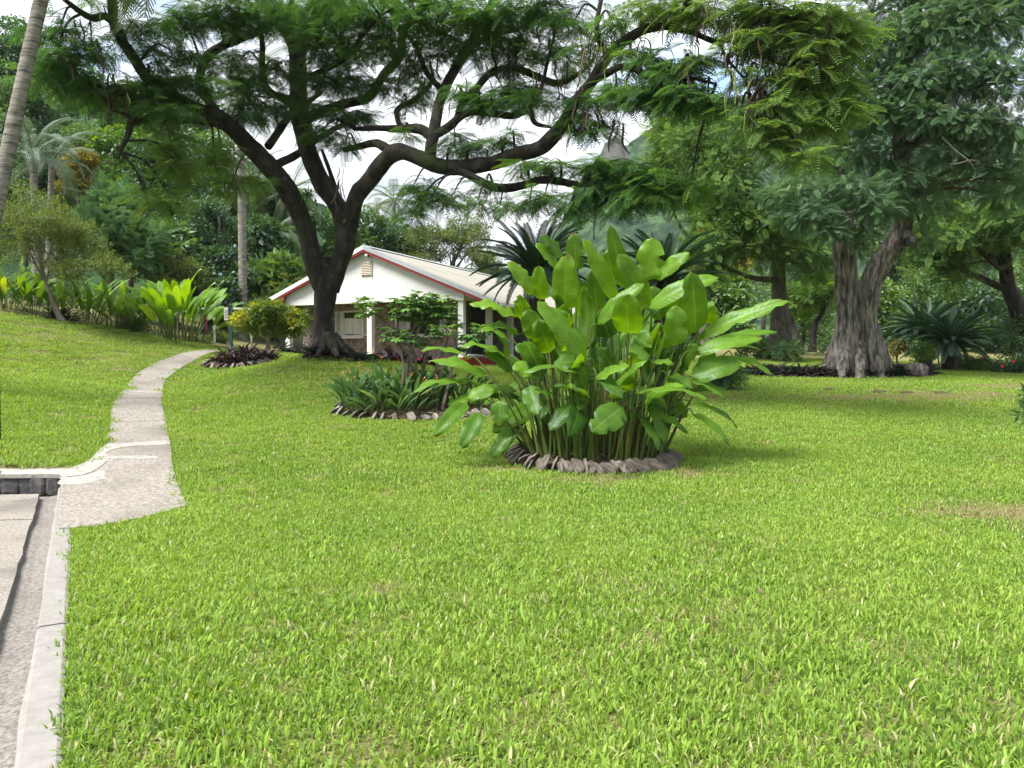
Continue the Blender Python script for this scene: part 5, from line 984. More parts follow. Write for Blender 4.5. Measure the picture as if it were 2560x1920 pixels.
# pads of foliage: px, py, depth, half-width, half-height, rosettes, young?
pads = [(60, 30, 17.2, 34, 14, 9, 0), (92, 48, 17.4, 26, 12, 9, 0), (60, 75, 17.6, 36, 14, 16, 0), (95, 88, 18, 40, 13, 20, 0), (140, 95, 18.5, 32, 12, 18, 0), (180, 84, 18.6, 34, 12, 16, 0), (165, 112, 18.2, 34, 8, 11, 0),
 (170, 140, 18.3, 22, 14, 13, 1), (180, 165, 18.4, 20, 15, 12, 1), (168, 192, 18.4, 22, 12, 8, 1), (150, 208, 18.3, 16, 7, 4, 1), (215, 165, 19.4, 18, 10, 6, 1), (232, 182, 19.5, 18, 12, 8, 1), (258, 178, 20, 16, 10, 6, 1), (222, 150, 19.2, 16, 8, 6, 1),
 (140, 30, 18, 34, 14, 10, 0), (178, 20, 19, 38, 14, 15, 0), (215, 12, 19.5, 32, 12, 12, 0), (245, 20, 20, 32, 14, 14, 0), (170, 50, 18.5, 30, 11, 10, 0), (240, 60, 20.2, 26, 14, 11, 0), (250, 90, 20.4, 28, 14, 13, 0), (272, 110, 20.6, 24, 10, 9, 0), (245, 112, 20, 24, 10, 9, 0), (282, 70, 20.6, 20, 14, 8, 0),
 (282, 15, 21.4, 32, 16, 16, 0), (318, 10, 20.5, 34, 16, 18, 0), (355, 14, 20, 36, 16, 20, 0), (395, 10, 20, 36, 16, 20, 0), (435, 10, 19.6, 36, 16, 20, 0), (475, 14, 19.2, 36, 16, 19, 0), (515, 10, 18.8, 34, 15, 17, 0), (552, 12, 18.4, 28, 14, 11, 0),
 (325, 45, 20.6, 30, 16, 16, 0), (360, 48, 20.4, 32, 16, 17, 0), (400, 42, 21.6, 34, 16, 18, 0), (440, 40, 20.6, 32, 16, 17, 0), (480, 44, 20, 32, 14, 16, 0), (520, 42, 19.4, 30, 14, 13, 0), (548, 48, 19, 22, 12, 7, 0),
 (325, 78, 21, 26, 12, 12, 0), (352, 80, 21.6, 28, 12, 13, 0), (392, 84, 22, 20, 12, 8, 0), (415, 72, 21, 22, 12, 9, 0), (330, 108, 20.8, 20, 12, 9, 0), (360, 115, 21.6, 24, 9, 9, 0), (322, 130, 20.6, 16, 10, 7, 0), (345, 140, 21, 14, 10, 6, 0),
 (402, 104, 21, 16, 8, 4, 0), (424, 92, 20.6, 16, 9, 5, 0), (455, 92, 19.4, 16, 10, 5, 0), (480, 96, 19.2, 22, 10, 8, 0), (505, 92, 19.4, 24, 10, 9, 0), (535, 90, 19.6, 20, 9, 7, 0), (492, 105, 18.9, 22, 8, 7, 0), (530, 102, 18.6, 20, 8, 6, 0), (508, 62, 19.6, 22, 10, 8, 0), (560, 100, 19.6, 16, 8, 4, 0), (568, 66, 19.8, 16, 8, 4, 0),
 (455, 138, 19.3, 14, 8, 4, 0), (472, 148, 19, 18, 6, 5, 0), (500, 144, 18.6, 16, 7, 4, 0), (450, 152, 19.2, 12, 5, 2, 0), (404, 136, 20, 9, 6, 2, 0), (512, 134, 18.4, 14, 6, 3, 0),
 (412, 188, 18.6, 18, 8, 5, 0), (430, 200, 18.4, 20, 10, 6, 0), (412, 214, 18.4, 12, 8, 3, 0), (452, 196, 18.2, 18, 8, 5, 0), (478, 200, 17.8, 16, 8, 3, 0), (500, 205, 17.6, 16, 8, 3, 0), (486, 184, 18, 14, 5, 3, 0),
 (525, 168, 17.6, 18, 7, 5, 0), (545, 195, 17, 20, 8, 6, 0), (562, 168, 17, 20, 8, 6, 0), (572, 206, 16.8, 18, 8, 5, 0), (530, 204, 17.2, 14, 7, 3, 0), (585, 192, 16.6, 18, 8, 6, 0),
 (605, 165, 16.6, 24, 8, 11, 0), (632, 168, 16.4, 26, 9, 13, 0), (655, 178, 16.2, 26, 9, 13, 0), (612, 182, 16.6, 24, 8, 10, 0), (640, 192, 16.3, 24, 9, 10, 0), (668, 192, 16, 22, 9, 8, 0), (625, 204, 16.4, 18, 7, 5, 0), (690, 186, 16, 18, 8, 6, 0),
 (590, 100, 17.2, 16, 12, 6, 0), (586, 118, 17.4, 14, 10, 5, 0), (605, 125, 17, 14, 10, 4, 0), (622, 96, 16.4, 18, 10, 6, 0), (575, 130, 17.6, 12, 8, 3, 0), (616, 84, 16.6, 12, 8, 3, 0),
 (650, 92, 15.8, 26, 10, 14, 0), (680, 94, 15.4, 28, 10, 16, 0), (708, 100, 15.2, 22, 9, 10, 0), (672, 70, 15.6, 24, 9, 10, 0), (650, 60, 16, 18, 8, 6, 0), (690, 60, 15.3, 22, 9, 9, 1),
 (640, 12, 16.2, 24, 12, 7, 1), (672, 8, 15.6, 24, 12, 9, 1), (705, 12, 15.2, 26, 12, 11, 1), (738, 10, 14.9, 28, 12, 12, 1), (770, 12, 14.7, 28, 12, 13, 1), (800, 18, 14.5, 28, 13, 13, 1), (828, 14, 14.4, 24, 12, 11, 1), (850, 28, 14.3, 20, 10, 8, 1),
 (745, 44, 14.8, 24, 10, 9, 1), (775, 44, 14.7, 26, 11, 11, 1), (808, 46, 14.5, 28, 12, 13, 1), (838, 46, 14.4, 22, 10, 9, 1), (760, 74, 14.7, 24, 10, 9, 1), (792, 74, 14.6, 26, 11, 11, 1), (822, 74, 14.4, 24, 10, 10, 1),
 (800, 100, 14.5, 26, 10, 11, 1), (830, 104, 14.4, 24, 9, 10, 1), (850, 84, 14.4, 16, 8, 5, 1), (820, 122, 14.5, 26, 8, 9, 1), (846, 112, 14.4, 18, 7, 5, 1), (770, 105, 14.6, 18, 9, 6, 1), (758, 130, 14.6, 18, 8, 5, 1), (780, 142, 14.5, 22, 9, 8, 1), (802, 156, 14.4, 20, 8, 7, 1), (785, 128, 14.5, 18, 8, 5, 1), (740, 112, 14.8, 16, 8, 4, 1),
 (575, 20, 17.4, 20, 12, 5, 0), (612, 20, 16.8, 18, 12, 5, 0), (588, 48, 17.2, 16, 10, 4, 0), (630, 50, 16.4, 16, 8, 4, 0), (55, 55, 17, 26, 10, 6, 0), (200, 60, 19.5, 26, 12, 8, 0), (150, 75, 18.4, 26, 10, 8, 0), (300, 100, 21, 20, 10, 6, 0),
 # the crown goes on above the picture
 (80, -30, 17, 70, 26, 26, 0), (190, -40, 19, 80, 26, 34, 0), (320, -50, 21, 90, 26, 40, 0), (450, -50, 21, 90, 26, 40, 0), (560, -40, 18, 70, 26, 28, 0), (660, -50, 15.6, 70, 26, 22, 1), (770, -40, 14.6, 70, 24, 22, 1), (250, -90, 22, 110, 26, 34, 0), (420, -100, 22, 110, 26, 34, 0), (330, -20, 17.5, 90, 20, 26, 0), (470, -40, 16.5, 80, 20, 20, 0), (380, -60, 25, 110, 40, 34, 0), (240, 10, 25, 70, 24, 20, 0), (330, 30, 25.5, 60, 20, 20, 0)]
tw = MB(); fpos = [[], []]; fX = [[], []]; fsc = [[], []]; fti = [[], []]; tipsall = []
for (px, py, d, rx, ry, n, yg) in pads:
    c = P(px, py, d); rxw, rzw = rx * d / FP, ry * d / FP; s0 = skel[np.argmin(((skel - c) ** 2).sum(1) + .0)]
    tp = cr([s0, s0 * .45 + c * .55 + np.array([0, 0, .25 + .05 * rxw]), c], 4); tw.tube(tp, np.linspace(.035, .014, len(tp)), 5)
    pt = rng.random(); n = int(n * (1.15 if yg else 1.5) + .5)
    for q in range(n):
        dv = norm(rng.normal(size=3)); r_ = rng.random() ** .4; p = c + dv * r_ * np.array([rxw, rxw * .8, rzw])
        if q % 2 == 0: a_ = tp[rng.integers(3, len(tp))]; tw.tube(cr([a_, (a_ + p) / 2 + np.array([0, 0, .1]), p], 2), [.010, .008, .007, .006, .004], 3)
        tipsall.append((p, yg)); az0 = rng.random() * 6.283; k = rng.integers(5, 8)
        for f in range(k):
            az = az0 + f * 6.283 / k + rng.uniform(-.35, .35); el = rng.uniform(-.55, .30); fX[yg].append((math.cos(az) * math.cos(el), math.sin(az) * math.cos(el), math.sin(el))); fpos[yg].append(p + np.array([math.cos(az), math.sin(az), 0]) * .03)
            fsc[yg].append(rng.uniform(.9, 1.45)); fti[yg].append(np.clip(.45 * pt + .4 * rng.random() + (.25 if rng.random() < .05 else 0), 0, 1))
tw.build('twigs', MT['bark_dark'], flame, FO, kind='stuff')
CL['flame'] = [tpl_feather(11, .46, .125, .012, .30, 1.15), tpl_feather(10, .42, .115, .012, .5, 1.1)]
for yg, mt in ((0, 'lf_flame'), (1, 'lf_flame_young')):
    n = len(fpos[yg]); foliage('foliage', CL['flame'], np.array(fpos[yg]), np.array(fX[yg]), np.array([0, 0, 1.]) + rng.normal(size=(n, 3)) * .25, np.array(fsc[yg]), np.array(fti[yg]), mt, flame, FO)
# seed pods
MT['pod'] = mat_surface('dry_pod', [(.3, (.022, .011, .009)), (.7, (.075, .035, .026))], 3, 5, .5, .1, 20, spec=.4); MT['pod_green'] = mat_plain('green_pod', (.17, .22, .045), .55, .25)
def pod_mesh(L_, W_, seed, mt):
    g = np.random.default_rng(seed); n = 7; V = []; c1, c2 = g.uniform(-.12, .12, 2)
    for k, t in enumerate(np.linspace(0, 1, n)):
        x = L_ * (c1 * math.sin(3.1 * t) + .04 * math.sin(7 * t)); y = L_ * c2 * t * t; z = -L_ * t; wv = W_ / 2 * (.25 + .75 * math.sin(math.pi * min(max(t * .92 + .05, 0), 1)) ** .5); th = .007
        V += [(x - wv, y, z), (x, y - th, z), (x + wv, y, z), (x, y + th, z)]
    Qs = [(4 * k + j, 4 * k + (j + 1) % 4, 4 * k + 4 + (j + 1) % 4, 4 * k + 4 + j) for k in range(n - 1) for j in range(4)]
    return npmesh('seed_pod', np.array(V), [np.array(Qs)], MT[mt], smooth=True)
PD = [pod_mesh(random.uniform(.38, .6), random.uniform(.035, .05), s_, 'pod') for s_ in range(4)]; PG = [pod_mesh(random.uniform(.3, .5), random.uniform(.03, .042), s_ + 9, 'pod_green') for s_ in range(3)]
def pod(p, green):
    o = link('seed_pod', random.choice(PG if green else PD), flame, tuple(p - TBASE)); o.rotation_euler = (random.uniform(-.3, .3), random.uniform(-.3, .3), random.random() * 6.28); o.scale = [random.uniform(.8, 1.2)] * 3
for px0, px1, py0, py1, d, n, gr in [(695, 760, 0, 30, 14.8, 22, .25), (710, 800, 20, 70, 14.7, 24, .4), (725, 775, 70, 110, 14.7, 20, .5), (575, 650, 20, 90, 16.6, 34, .3), (560, 625, 90, 125, 17, 16, .15), (480, 570, 10, 80, 19, 22, .3), (320, 350, 60, 115, 21, 16, .3), (330, 345, 165, 185, 20.8, 8, .3), (60, 110, 0, 85, 17.4, 14, .4), (100, 135, 60, 100, 17.8, 10, .2), (215, 245, 160, 180, 19.3, 6, .5), (400, 480, 40, 110, 20.5, 18, .3), (660, 700, 10, 60, 15.4, 12, .4), (800, 835, 10, 100, 14.5, 9, .3)]:
    for q in range(n): pod(P(random.uniform(px0, px1), random.uniform(py0, py1), d + random.uniform(-.5, .5)), random.random() < gr)
# tufted air plants on the limbs
MT['air'] = mat_leaf('air_plant_leaf', (.06, .075, .03), (.16, .19, .06), (.26, .24, .10), trans=.3, gloss=.03)
for (px, py, d, s_, hang, lb) in [(198, 117, 19.1, .9, .2, 'tufted air plant with grassy leaves perched on the left limb of the flame tree'), (308, 196, 21.0, .8, 1.0, 'dark hanging tuft of strap leaves in the fork of the flame tree'), (347, 222, 21.0, .35, .3, 'small grassy air plant on the mossy limb of the flame tree')]:
    c = P(px, py, d); m = MB()
    for q in range(60):
        az = random.random() * 6.283; el = random.uniform(-.4, 1.2); ln = random.uniform(.3, .65) * s_; dv = np.array([math.cos(az) * math.cos(el), math.sin(az) * math.cos(el), math.sin(el)]); sd_ = norm(np.cross(dv, [0, 0, 1.01])) * .012
        p1 = c + dv * ln * .55; p2 = p1 + (dv * .5 + np.array([0, 0, -.5 - hang])) * ln * .6; m.add([c - sd_, c + sd_, p1 + sd_, p1 - sd_, p2], Q=[(0, 1, 2, 3)], T=[(3, 2, 4)], tint=random.random())
    m.build('air_plant', MT['air' if hang < .9 else 'lf_dark'], None, tuple(c), label=lb, cat='plant')

# ================================================================== TWIN-STEMMED TREE AND TREES ON THE RIGHT
RBASE = P(857, 372, 24.5); RBASE[2] = gz(RBASE[0], RBASE[1]) - .15
twin = empty('twin_tree', RBASE, label='massive grey twin-stemmed tree with a dense blue-green crown on the lawn', cat='tree'); RO = tuple(RBASE)
def glimb(name, pts, m, sides, fl, seed, nfl=7, lump=.15):
    q = np.array([[*P(px, py, d), r * d / FP] for px, py, d, r in pts]); q[:, 3] *= .93; c = cr(q, m); f = np.linspace(fl, fl * .35, len(c))
    return MB().tube(c[:, :3], c[:, 3], sides, lump=lump, flute=f, nfl=nfl, seed=seed).build(name, MT['bark_grey'], twin, RO, smooth=True)
glimb('trunk', [(845, 380, 24.5, 21), (845, 370, 24.5, 18.5), (845, 352, 24.45, 16.5), (847, 335, 24.4, 15), (848, 315, 24.4, 13.5), (847, 292, 24.3, 12.8), (845, 272, 24.2, 11.5), (843, 245, 24.1, 10.5), (842, 215, 24.0, 9.6), (840, 180, 24, 8.5), (834, 130, 24, 6.5), (825, 70, 24, 4.5), (815, 10, 24, 3)], 7, 40, .10, 3, 5, .30)
glimb('trunk', [(873, 380, 24.4, 19), (872, 370, 24.4, 17), (870, 352, 24.35, 15.5), (868, 335, 24.3, 14), (866, 315, 24.3, 12.5), (867, 297, 24.2, 12), (873, 278, 24.1, 11.5), (884, 258, 24.0, 11), (896, 242, 23.9, 10.8), (902, 224, 23.8, 9.6), (905, 200, 23.8, 8.8), (903, 160, 23.8, 8), (900, 115, 23.8, 7), (908, 60, 23.8, 5), (920, 0, 23.8, 3.5)], 7, 40, .10, 4, 5, .30)
glimb('trunk', [(858, 380, 24.2, 13), (858, 360, 24.25, 11), (857, 335, 24.3, 8), (857, 312, 24.35, 6), (858, 296, 24.4, 4)], 7, 20, .08, 6, 4, .3)
for q, (a, b, dd_) in enumerate([(829, 838, -.2), (842, 846, -.7), (860, 860, -.9), (880, 874, -.7), (892, 880, -.1), (824, 834, .5)]):
    glimb('root', [(b, 345, 24.5 + dd_ * .4, 6), ((a + b) / 2, 362, 24.5 + dd_ * .8, 6.5), (a, 374, 24.5 + dd_, 5), (a + (a - b) * .5, 381, 24.5 + dd_ * 1.3, 3)], 4, 10, .05, 20 + q, 3, .3)
glimb('stem', [(903, 232, 23.8, 6), (910, 238, 23.4, 6), (913, 241, 23.2, 4.5)], 4, 14, .05, 5)
kn = MB(); V, Qr = rock((.10, .05, .14), 77); kn.add(V + P(907, 242, 23.0), Q=Qr); kn.build('knot_hole', MT['dark'], twin, RO, smooth=True)
V, Qr = rock((.35, .3, .28), 78, 14, 9); MB().add(V + onground(*G(915, 377)[:2], .16), Q=Qr).build('root_stump', MT['bark_grey'], twin, RO, smooth=True)
tpads = [(800, 190, 23, 26, 18, 70), (815, 215, 22.4, 24, 14, 60), (830, 232, 22.2, 14, 9, 26), (790, 215, 24, 20, 14, 40), (775, 195, 24.5, 18, 14, 36), (850, 190, 22.4, 24, 14, 60), (878, 205, 22.2, 22, 14, 52), (866, 232, 22.6, 12, 12, 26), (860, 246, 22.8, 6, 9, 10),
 (905, 180, 22.6, 26, 18, 60), (930, 205, 23, 22, 18, 50), (925, 240, 23.4, 12, 10, 20), (890, 160, 23.6, 26, 14, 46), (850, 155, 23.6, 30, 16, 56), (815, 160, 24, 28, 18, 56),
 (860, 60, 23, 40, 26, 120), (900, 40, 22.6, 40, 26, 120), (945, 30, 22, 40, 26, 120), (990, 25, 21.6, 40, 26, 120), (870, 15, 24, 40, 24, 100), (920, 5, 23, 40, 24, 100), (970, -5, 22, 40, 24, 100), (1020, 0, 21.6, 40, 28, 100),
 (880, 95, 22.8, 34, 20, 100), (920, 85, 22, 36, 20, 110), (960, 75, 21.6, 36, 22, 110), (1000, 80, 21.4, 36, 24, 110), (860, 120, 23.2, 30, 14, 70), (900, 112, 22.2, 30, 12, 70), (935, 118, 21.8, 32, 14, 90), (970, 125, 21.6, 32, 16, 90), (1010, 130, 21.4, 32, 20, 90),
 (950, 150, 22, 24, 14, 60), (985, 165, 22, 26, 16, 60), (1020, 180, 21.8, 26, 18, 60), (840, 85, 24, 28, 20, 70), (835, 40, 24.5, 30, 24, 80), (1000, 195, 23, 22, 12, 34), (965, 185, 24, 22, 12, 34),
 (900, 80, 26.5, 80, 50, 160), (960, 60, 26, 80, 60, 160), (860, 150, 26.5, 60, 34, 120), (920, -60, 23, 110, 40, 220), (1040, -40, 22, 80, 50, 140), (1070, 80, 22, 50, 70, 120), (940, 160, 26.5, 60, 30, 110), (820, 120, 26, 40, 40, 100)]
pp = []; XX = []; tt = []; tw = MB(); sk2 = np.array([P(842, 215, 24), P(840, 150, 24), P(834, 100, 24), P(825, 50, 24), P(905, 200, 23.8), P(902, 150, 23.8), P(901, 110, 23.8), P(908, 60, 23.8), P(920, 0, 23.8)])
for (px, py, d, rx, ry, n) in tpads:
    c = P(px, py, d); r3 = np.array([rx, rx * .8, ry]) * d / FP; s0 = sk2[np.argmin(((sk2 - c) ** 2).sum(1))]; lp = cr([s0, (s0 + c) / 2 + np.array([0, 0, .3]), c], 4); MB().tube(lp, np.linspace(.09, .02, len(lp)), 6).build('limb', MT['bark_mid'], twin, RO, smooth=True); ct = rng.random()
    n = int(n * 3.3); dv = norm(rng.normal(size=(n, 3)) + np.array([0, -.15, .25])); pos = c + dv * r3 * (rng.random((n, 1)) ** .42)
    pp.append(pos); XX.append(dv * np.array([1, 1, .5]) + rng.normal(size=(n, 3)) * .5 - np.array([0, 0, .25])); tt.append(np.clip(.4 * ct + .42 * rng.random(n) + (rng.random(n) < .05) * .3, 0, 1))
pp, XX, tt = np.concatenate(pp), np.concatenate(XX), np.concatenate(tt)
foliage('crown', CL['tam'], pp, XX, np.array([0, 0, 1.]) + rng.normal(size=pp.shape) * .35, rng.uniform(.75, 1.2, len(pp)), tt, 'lf_tam', twin, RO)
tw2 = MB()
for pts in [[(942, 137, 21.4, .8), (955, 150, 21.3, .7), (968, 160, 21.2, .6), (975, 170, 21.3, .5)], [(985, 165, 21.6, .9), (972, 160, 21.4, .8), (960, 163, 21.3, .6), (950, 164, 21.2, .4)], [(988, 172, 21.6, .8), (980, 176, 21.4, .6), (970, 180, 21.3, .4)]]:
    q = np.array([[*P(a, b, d), r * d / FP] for a, b, d, r in pts]); c = cr(q, 3); tw2.tube(c[:, :3], c[:, 3], 5)
tw2.build('dead_twigs', MT['husk_pale'], twin, RO)

def T(px, py, d): return P(px, py, d)
tree('rough_bark_tree', T(780, 350, 32), [(*cpx(740, 190, 31, 50, 60), .34), (*cpx(765, 235, 30.5, 48, 46), .26), (*cpx(715, 245, 31, 38, 44), .18), (*cpx(812, 258, 31, 36, 34), .11), (*cpx(700, 140, 31, 36, 40), .11)], 'fine', 'lf_mid', 6400,
     'tall tree with a straight furrowed trunk and fine dark foliage behind the big-leaved clump', r0=.38, bark='bark_mid', seed=5, size=1.4, nsub=26, trunkpts=[T(780, 352, 32), T(780, 310, 32), T(778, 270, 32), T(772, 200, 32)])
tree('light_tree', T(700, 345, 36), [(*cpx(672, 130, 34, 34, 36), .40), (*cpx(705, 190, 34, 32, 44), .40), (*cpx(662, 165, 34, 22, 24), .20)], 'fine', 'lf_fresh', 2000,
     'airy tree with pale fresh-green leaves in front of the mountain', r0=.22, seed=6, size=1.35, nsub=16, trunkpts=[T(706, 345, 36), T(704, 300, 36), T(698, 250, 36), T(685, 190, 35)])
tree('leaning_tree', T(1040, 352, 33), [(*cpx(985, 225, 32, 60, 42), .40), (*cpx(935, 255, 32.5, 40, 40), .28), (*cpx(1030, 215, 32, 44, 60), .32)], 'fine', 'lf_mid', 4600,
     'olive-green tree with a dark leaning trunk and a long low limb beyond the cycads', r0=.42, bark='bark_dark', seed=7, size=1.5, nsub=18, trunkpts=[T(1036, 355, 33), T(1018, 310, 33), T(1008, 285, 33), T(1004, 240, 33)])
tree('slender_tree', T(814, 352, 37), [(*cpx(822, 290, 37, 30, 22), .6), (*cpx(800, 300, 38, 24, 14), .4)], 'fine', 'lf_fresh', 1300, 'slender dark-stemmed small tree with hanging pods between the big trunks', r0=.14, bark='bark_dark', seed=8, size=1.3, trunkpts=[T(812, 352, 37), T(815, 325, 37), T(823, 310, 37), T(818, 290, 37)])
tree('slender_tree', T(800, 352, 38), [(*cpx(790, 300, 39, 26, 16), 1)], 'fine', 'lf_mid', 800, 'slender leaning stem with sparse leaves beside the furrowed trunk', r0=.16, bark='bark_mid', seed=9, size=1.3, trunkpts=[T(800, 352, 38), T(795, 330, 38), T(788, 310, 38), T(785, 295, 38)])
bt = [(720, 300, 46, 34, 34, 'lf_fresh', 'sunlit yellow-green tree far behind the furrowed trunk'), (800, 310, 48, 44, 34, 'lf_mid', 'mid-green tree far behind between the big trunks'), (872, 300, 50, 34, 30, 'lf_fresh', 'bright tree seen far behind the twin-stemmed trunk'), (930, 300, 46, 40, 36, 'lf_mid', 'mid-green tree behind the pair of cycads'), (990, 310, 44, 44, 40, 'lf_dark', 'dark green tree behind the leaning tree'), (1040, 300, 44, 40, 60, 'lf_mid', 'green tree at the far right end of the lawn border'), (664, 318, 50, 40, 26, 'lf_mid', 'green tree behind the cycad on the mountain side'), (600, 300, 52, 44, 36, 'lf_dark', 'dark tree behind the two tall cycads'), (712, 250, 56, 34, 22, 'lf_gold', 'golden-green tree far behind the pale airy tree'), (760, 250, 60, 60, 60, 'lf_dark', 'dark tall tree far behind the furrowed trunk'), (890, 240, 56, 60, 60, 'lf_dark', 'dark tall tree far behind the twin-stemmed tree'), (980, 230, 56, 60, 60, 'lf_bluegreen', 'blue-green tall tree far behind the leaning tree')]
for q, (px, py, d, rx, ry, mt, lb) in enumerate(bt):
    tree('background_tree', T(px, 352, d), [(*cpx(px, py, d, rx, ry), .7), (*cpx(px + rx * .4, py + ry * .6, d - 1, rx * .7, ry * .6), .3)], 'small' if q % 2 else 'broad', mt, 1250, lb, r0=.2, seed=100 + q, size=1.85, nsub=16)

# ================================================================== TREES AND SHRUBS ON THE LEFT AND BEHIND THE HOUSE
tree('forked_shrub_tree', T(66, 322, 25.3), [(*cpx(40, 222, 25, 52, 34), .36), (*cpx(84, 266, 25, 40, 16), .22), (*cpx(8, 240, 25.5, 34, 34), .18), (*cpx(66, 240, 26, 46, 26), .24)], 'small', 'lf_olive', 2000, 'small forked tree with fine olive-yellow leaves at the top of the sloping lawn', r0=.09, bark='stem_grey', seed=20, size=.85, nsub=16, limbs=7, trunkpts=[T(64, 325, 25.3), T(52, 300, 25.3), T(42, 272, 25.3), T(40, 240, 25)])
tree('feathery_shrub', T(115, 320, 33), [(*cpx(105, 235, 33, 40, 34), .45), (*cpx(135, 245, 33, 34, 28), .35), (*cpx(112, 205, 33.5, 26, 22), .2)], 'feather', 'lf_bluegreen', 1800, 'large feathery blue-green shrub behind the leafy border', r0=.14, seed=21, size=1.35, nsub=22, droop=-.1, tint=(.15, .95))
lt = [(20, 120, 42, 40, 60, 'broad', 'lf_dark', 'tall dark tree behind the leaning palm trunk'), (75, 150, 46, 34, 40, 'small', 'lf_mid', 'mid-green tree behind the drooping grey palm'), (128, 155, 44, 40, 40, 'broad', 'lf_fresh', 'tree with bright new leaves under the long left limb'), (165, 180, 40, 44, 44, 'broad', 'lf_dark', 'dense dark broadleaf tree on the slope behind the feathery shrub'),
 (205, 165, 46, 40, 50, 'broad', 'lf_mid', 'mid-green tree left of the straight palm trunk'), (205, 225, 38, 34, 40, 'small', 'lf_dark', 'dark shrubby tree behind the bright broad-leaved clump'), (168, 250, 36, 30, 34, 'broad', 'lf_mid', 'glossy green bush behind the feathery shrub'), (178, 278, 34, 26, 26, 'small', 'lf_olive', 'yellowish bush just behind the bright broad-leaved clump'),
 (265, 250, 42, 34, 40, 'big', 'lf_dark', 'large-leaved dark tree between the straight palm and the flame tree'), (285, 215, 48, 30, 34, 'broad', 'lf_dark', 'dark tree behind the fork of the flame tree'), (240, 200, 52, 40, 36, 'broad', 'lf_bluegreen', 'blue-green tree far behind the straight palm trunk'), (225, 280, 36, 28, 30, 'broad', 'lf_dark', 'dark leafy bush at the foot of the straight palm'),
 (275, 285, 38, 28, 26, 'big', 'lf_mid', 'large-leaved green bush behind the yellow croton'), (350, 235, 50, 34, 26, 'broad', 'lf_mid', 'green tree rising behind the house gable'), (395, 250, 52, 36, 30, 'broad', 'lf_dark', 'dark green tree over the house roof near the gable'), (60, 90, 58, 44, 40, 'broad', 'lf_bluegreen', 'tall tree far up the left slope'), (120, 110, 60, 44, 34, 'broad', 'lf_mid', 'rounded tree far up the slope behind the long left limb'), (-10, 200, 36, 36, 50, 'broad', 'lf_dark', 'dark tree at the left end of the leafy border'),
 (10, 60, 52, 44, 44, 'broad', 'lf_dark', 'tall dark crown high above the drooping grey palm'), (190, 120, 62, 40, 26, 'broad', 'lf_dark', 'dark tree crown on the slope behind the flame tree limb')]
for q, (px, py, d, rx, ry, lf, mt, lb) in enumerate(lt):
    tree('slope_tree', T(px, 330, d), [(*cpx(px, py, d, rx, ry), .6), (*cpx(px + rx * .3 * (-1) ** q, py + ry * .75, d - 1, rx * .85, ry * .7), .4)], lf, mt, 1450, lb, r0=.2, seed=200 + q, size=1.6, nsub=20)
tree('olive_tree', T(440, 352, 50), [(*cpx(425, 245, 50, 36, 26), .35), (*cpx(462, 240, 50, 34, 30), .4), (*cpx(486, 265, 49, 24, 20), .25)], 'small', 'lf_olive', 3200, 'airy olive-green tree rising behind the house roof', r0=.2, seed=240, size=1.15, nsub=30, limbs=12, sub=.34)
tree('gold_shrub', T(75, 325, 34), [(*cpx(72, 178, 34, 17, 22), .6), (*cpx(85, 160, 34, 14, 14), .4)], 'croton', 'lf_gold', 520, 'yellow-leaved small tree beside the drooping grey palm', r0=.07, seed=241, size=1.0, nsub=12)
cr_b = P(262, 350, 24.0)
croton = tree('croton_shrub', cr_b, [(*cpx(256, 322, 24, 25, 16), .42), (*cpx(288, 323, 24.2, 24, 15), .36), (*cpx(271, 310, 24.2, 28, 10), .22)], 'croton', 'lf_croton', 1150, 'rounded croton bush with yellow-tipped leaves in front of the house', r0=.06, bark='stem_grey', cat='shrub', seed=242, size=.72, nsub=26, limbs=9, tint=(0, 1), droop=-.4, sub=.36, trunkpts=[P(268, 350, 24), P(268, 340, 24), P(266, 330, 24)])
scr = [(786, 350, 31, 30, 10, 'fine', 'lf_dark', 'low dark bush around the foot of the furrowed trunk', 700), (724, 377, 20.5, 22, 9, 'fine', 'lf_dark', 'low dark needle-leaved bush behind the big-leaved clump', 700), (927, 350, 27.5, 15, 12, 'small', 'lf_fresh', 'rounded yellow-green bush beside the twin-stemmed tree', 500), (898, 348, 30, 12, 10, 'small', 'lf_gold', 'yellow-flowered bush behind the twin-stemmed tree', 260),
 (975, 365, 28.5, 26, 7, 'small', 'lf_mid', 'low leafy hedge with red flowers along the lawn edge', 700), (1015, 368, 27.5, 24, 8, 'small', 'lf_dark', 'low dark hedge with red flowers at the lawn end', 600), (845, 348, 34, 30, 10, 'small', 'lf_mid', 'low green bush behind the twin-stemmed trunk', 500), (660, 352, 32, 40, 14, 'broad', 'lf_dark', 'dark low bush between the cycads and the furrowed trunk', 600), (580, 350, 33, 40, 16, 'broad', 'lf_dark', 'dark low bush behind the tall cycad by the house', 500), (200, 345, 28.5, 16, 9, 'small', 'lf_olive', 'scrubby pale weeds beside the bright broad-leaved clump', 350), (222, 340, 30, 16, 9, 'small', 'lf_olive', 'scrubby weeds with small yellow flowers behind the lamp post', 350), (132, 322, 27.3, 14, 12, 'small', 'lf_olive', 'small variegated bush beside the bright broad-leaved clump', 350), (760, 352, 33, 24, 12, 'broad', 'lf_mid', 'green bush left of the furrowed trunk', 400), (940, 345, 33, 40, 16, 'broad', 'lf_dark', 'dark bush behind the cycads', 500), (1010, 340, 33, 40, 24, 'broad', 'lf_dark', 'dark tall bush under the leaning tree', 700)]
for q, (px, py, d, rx, ry, lf, mt, lb, n) in enumerate(scr):
    c = P(px, py, d); tree('bush', c.copy(), [(*cpx(px, py, d, rx, ry), 1)], lf, mt, int(n * .6), lb, r0=.035, cat='shrub', seed=300 + q, size=.85, nsub=14, limbs=5)
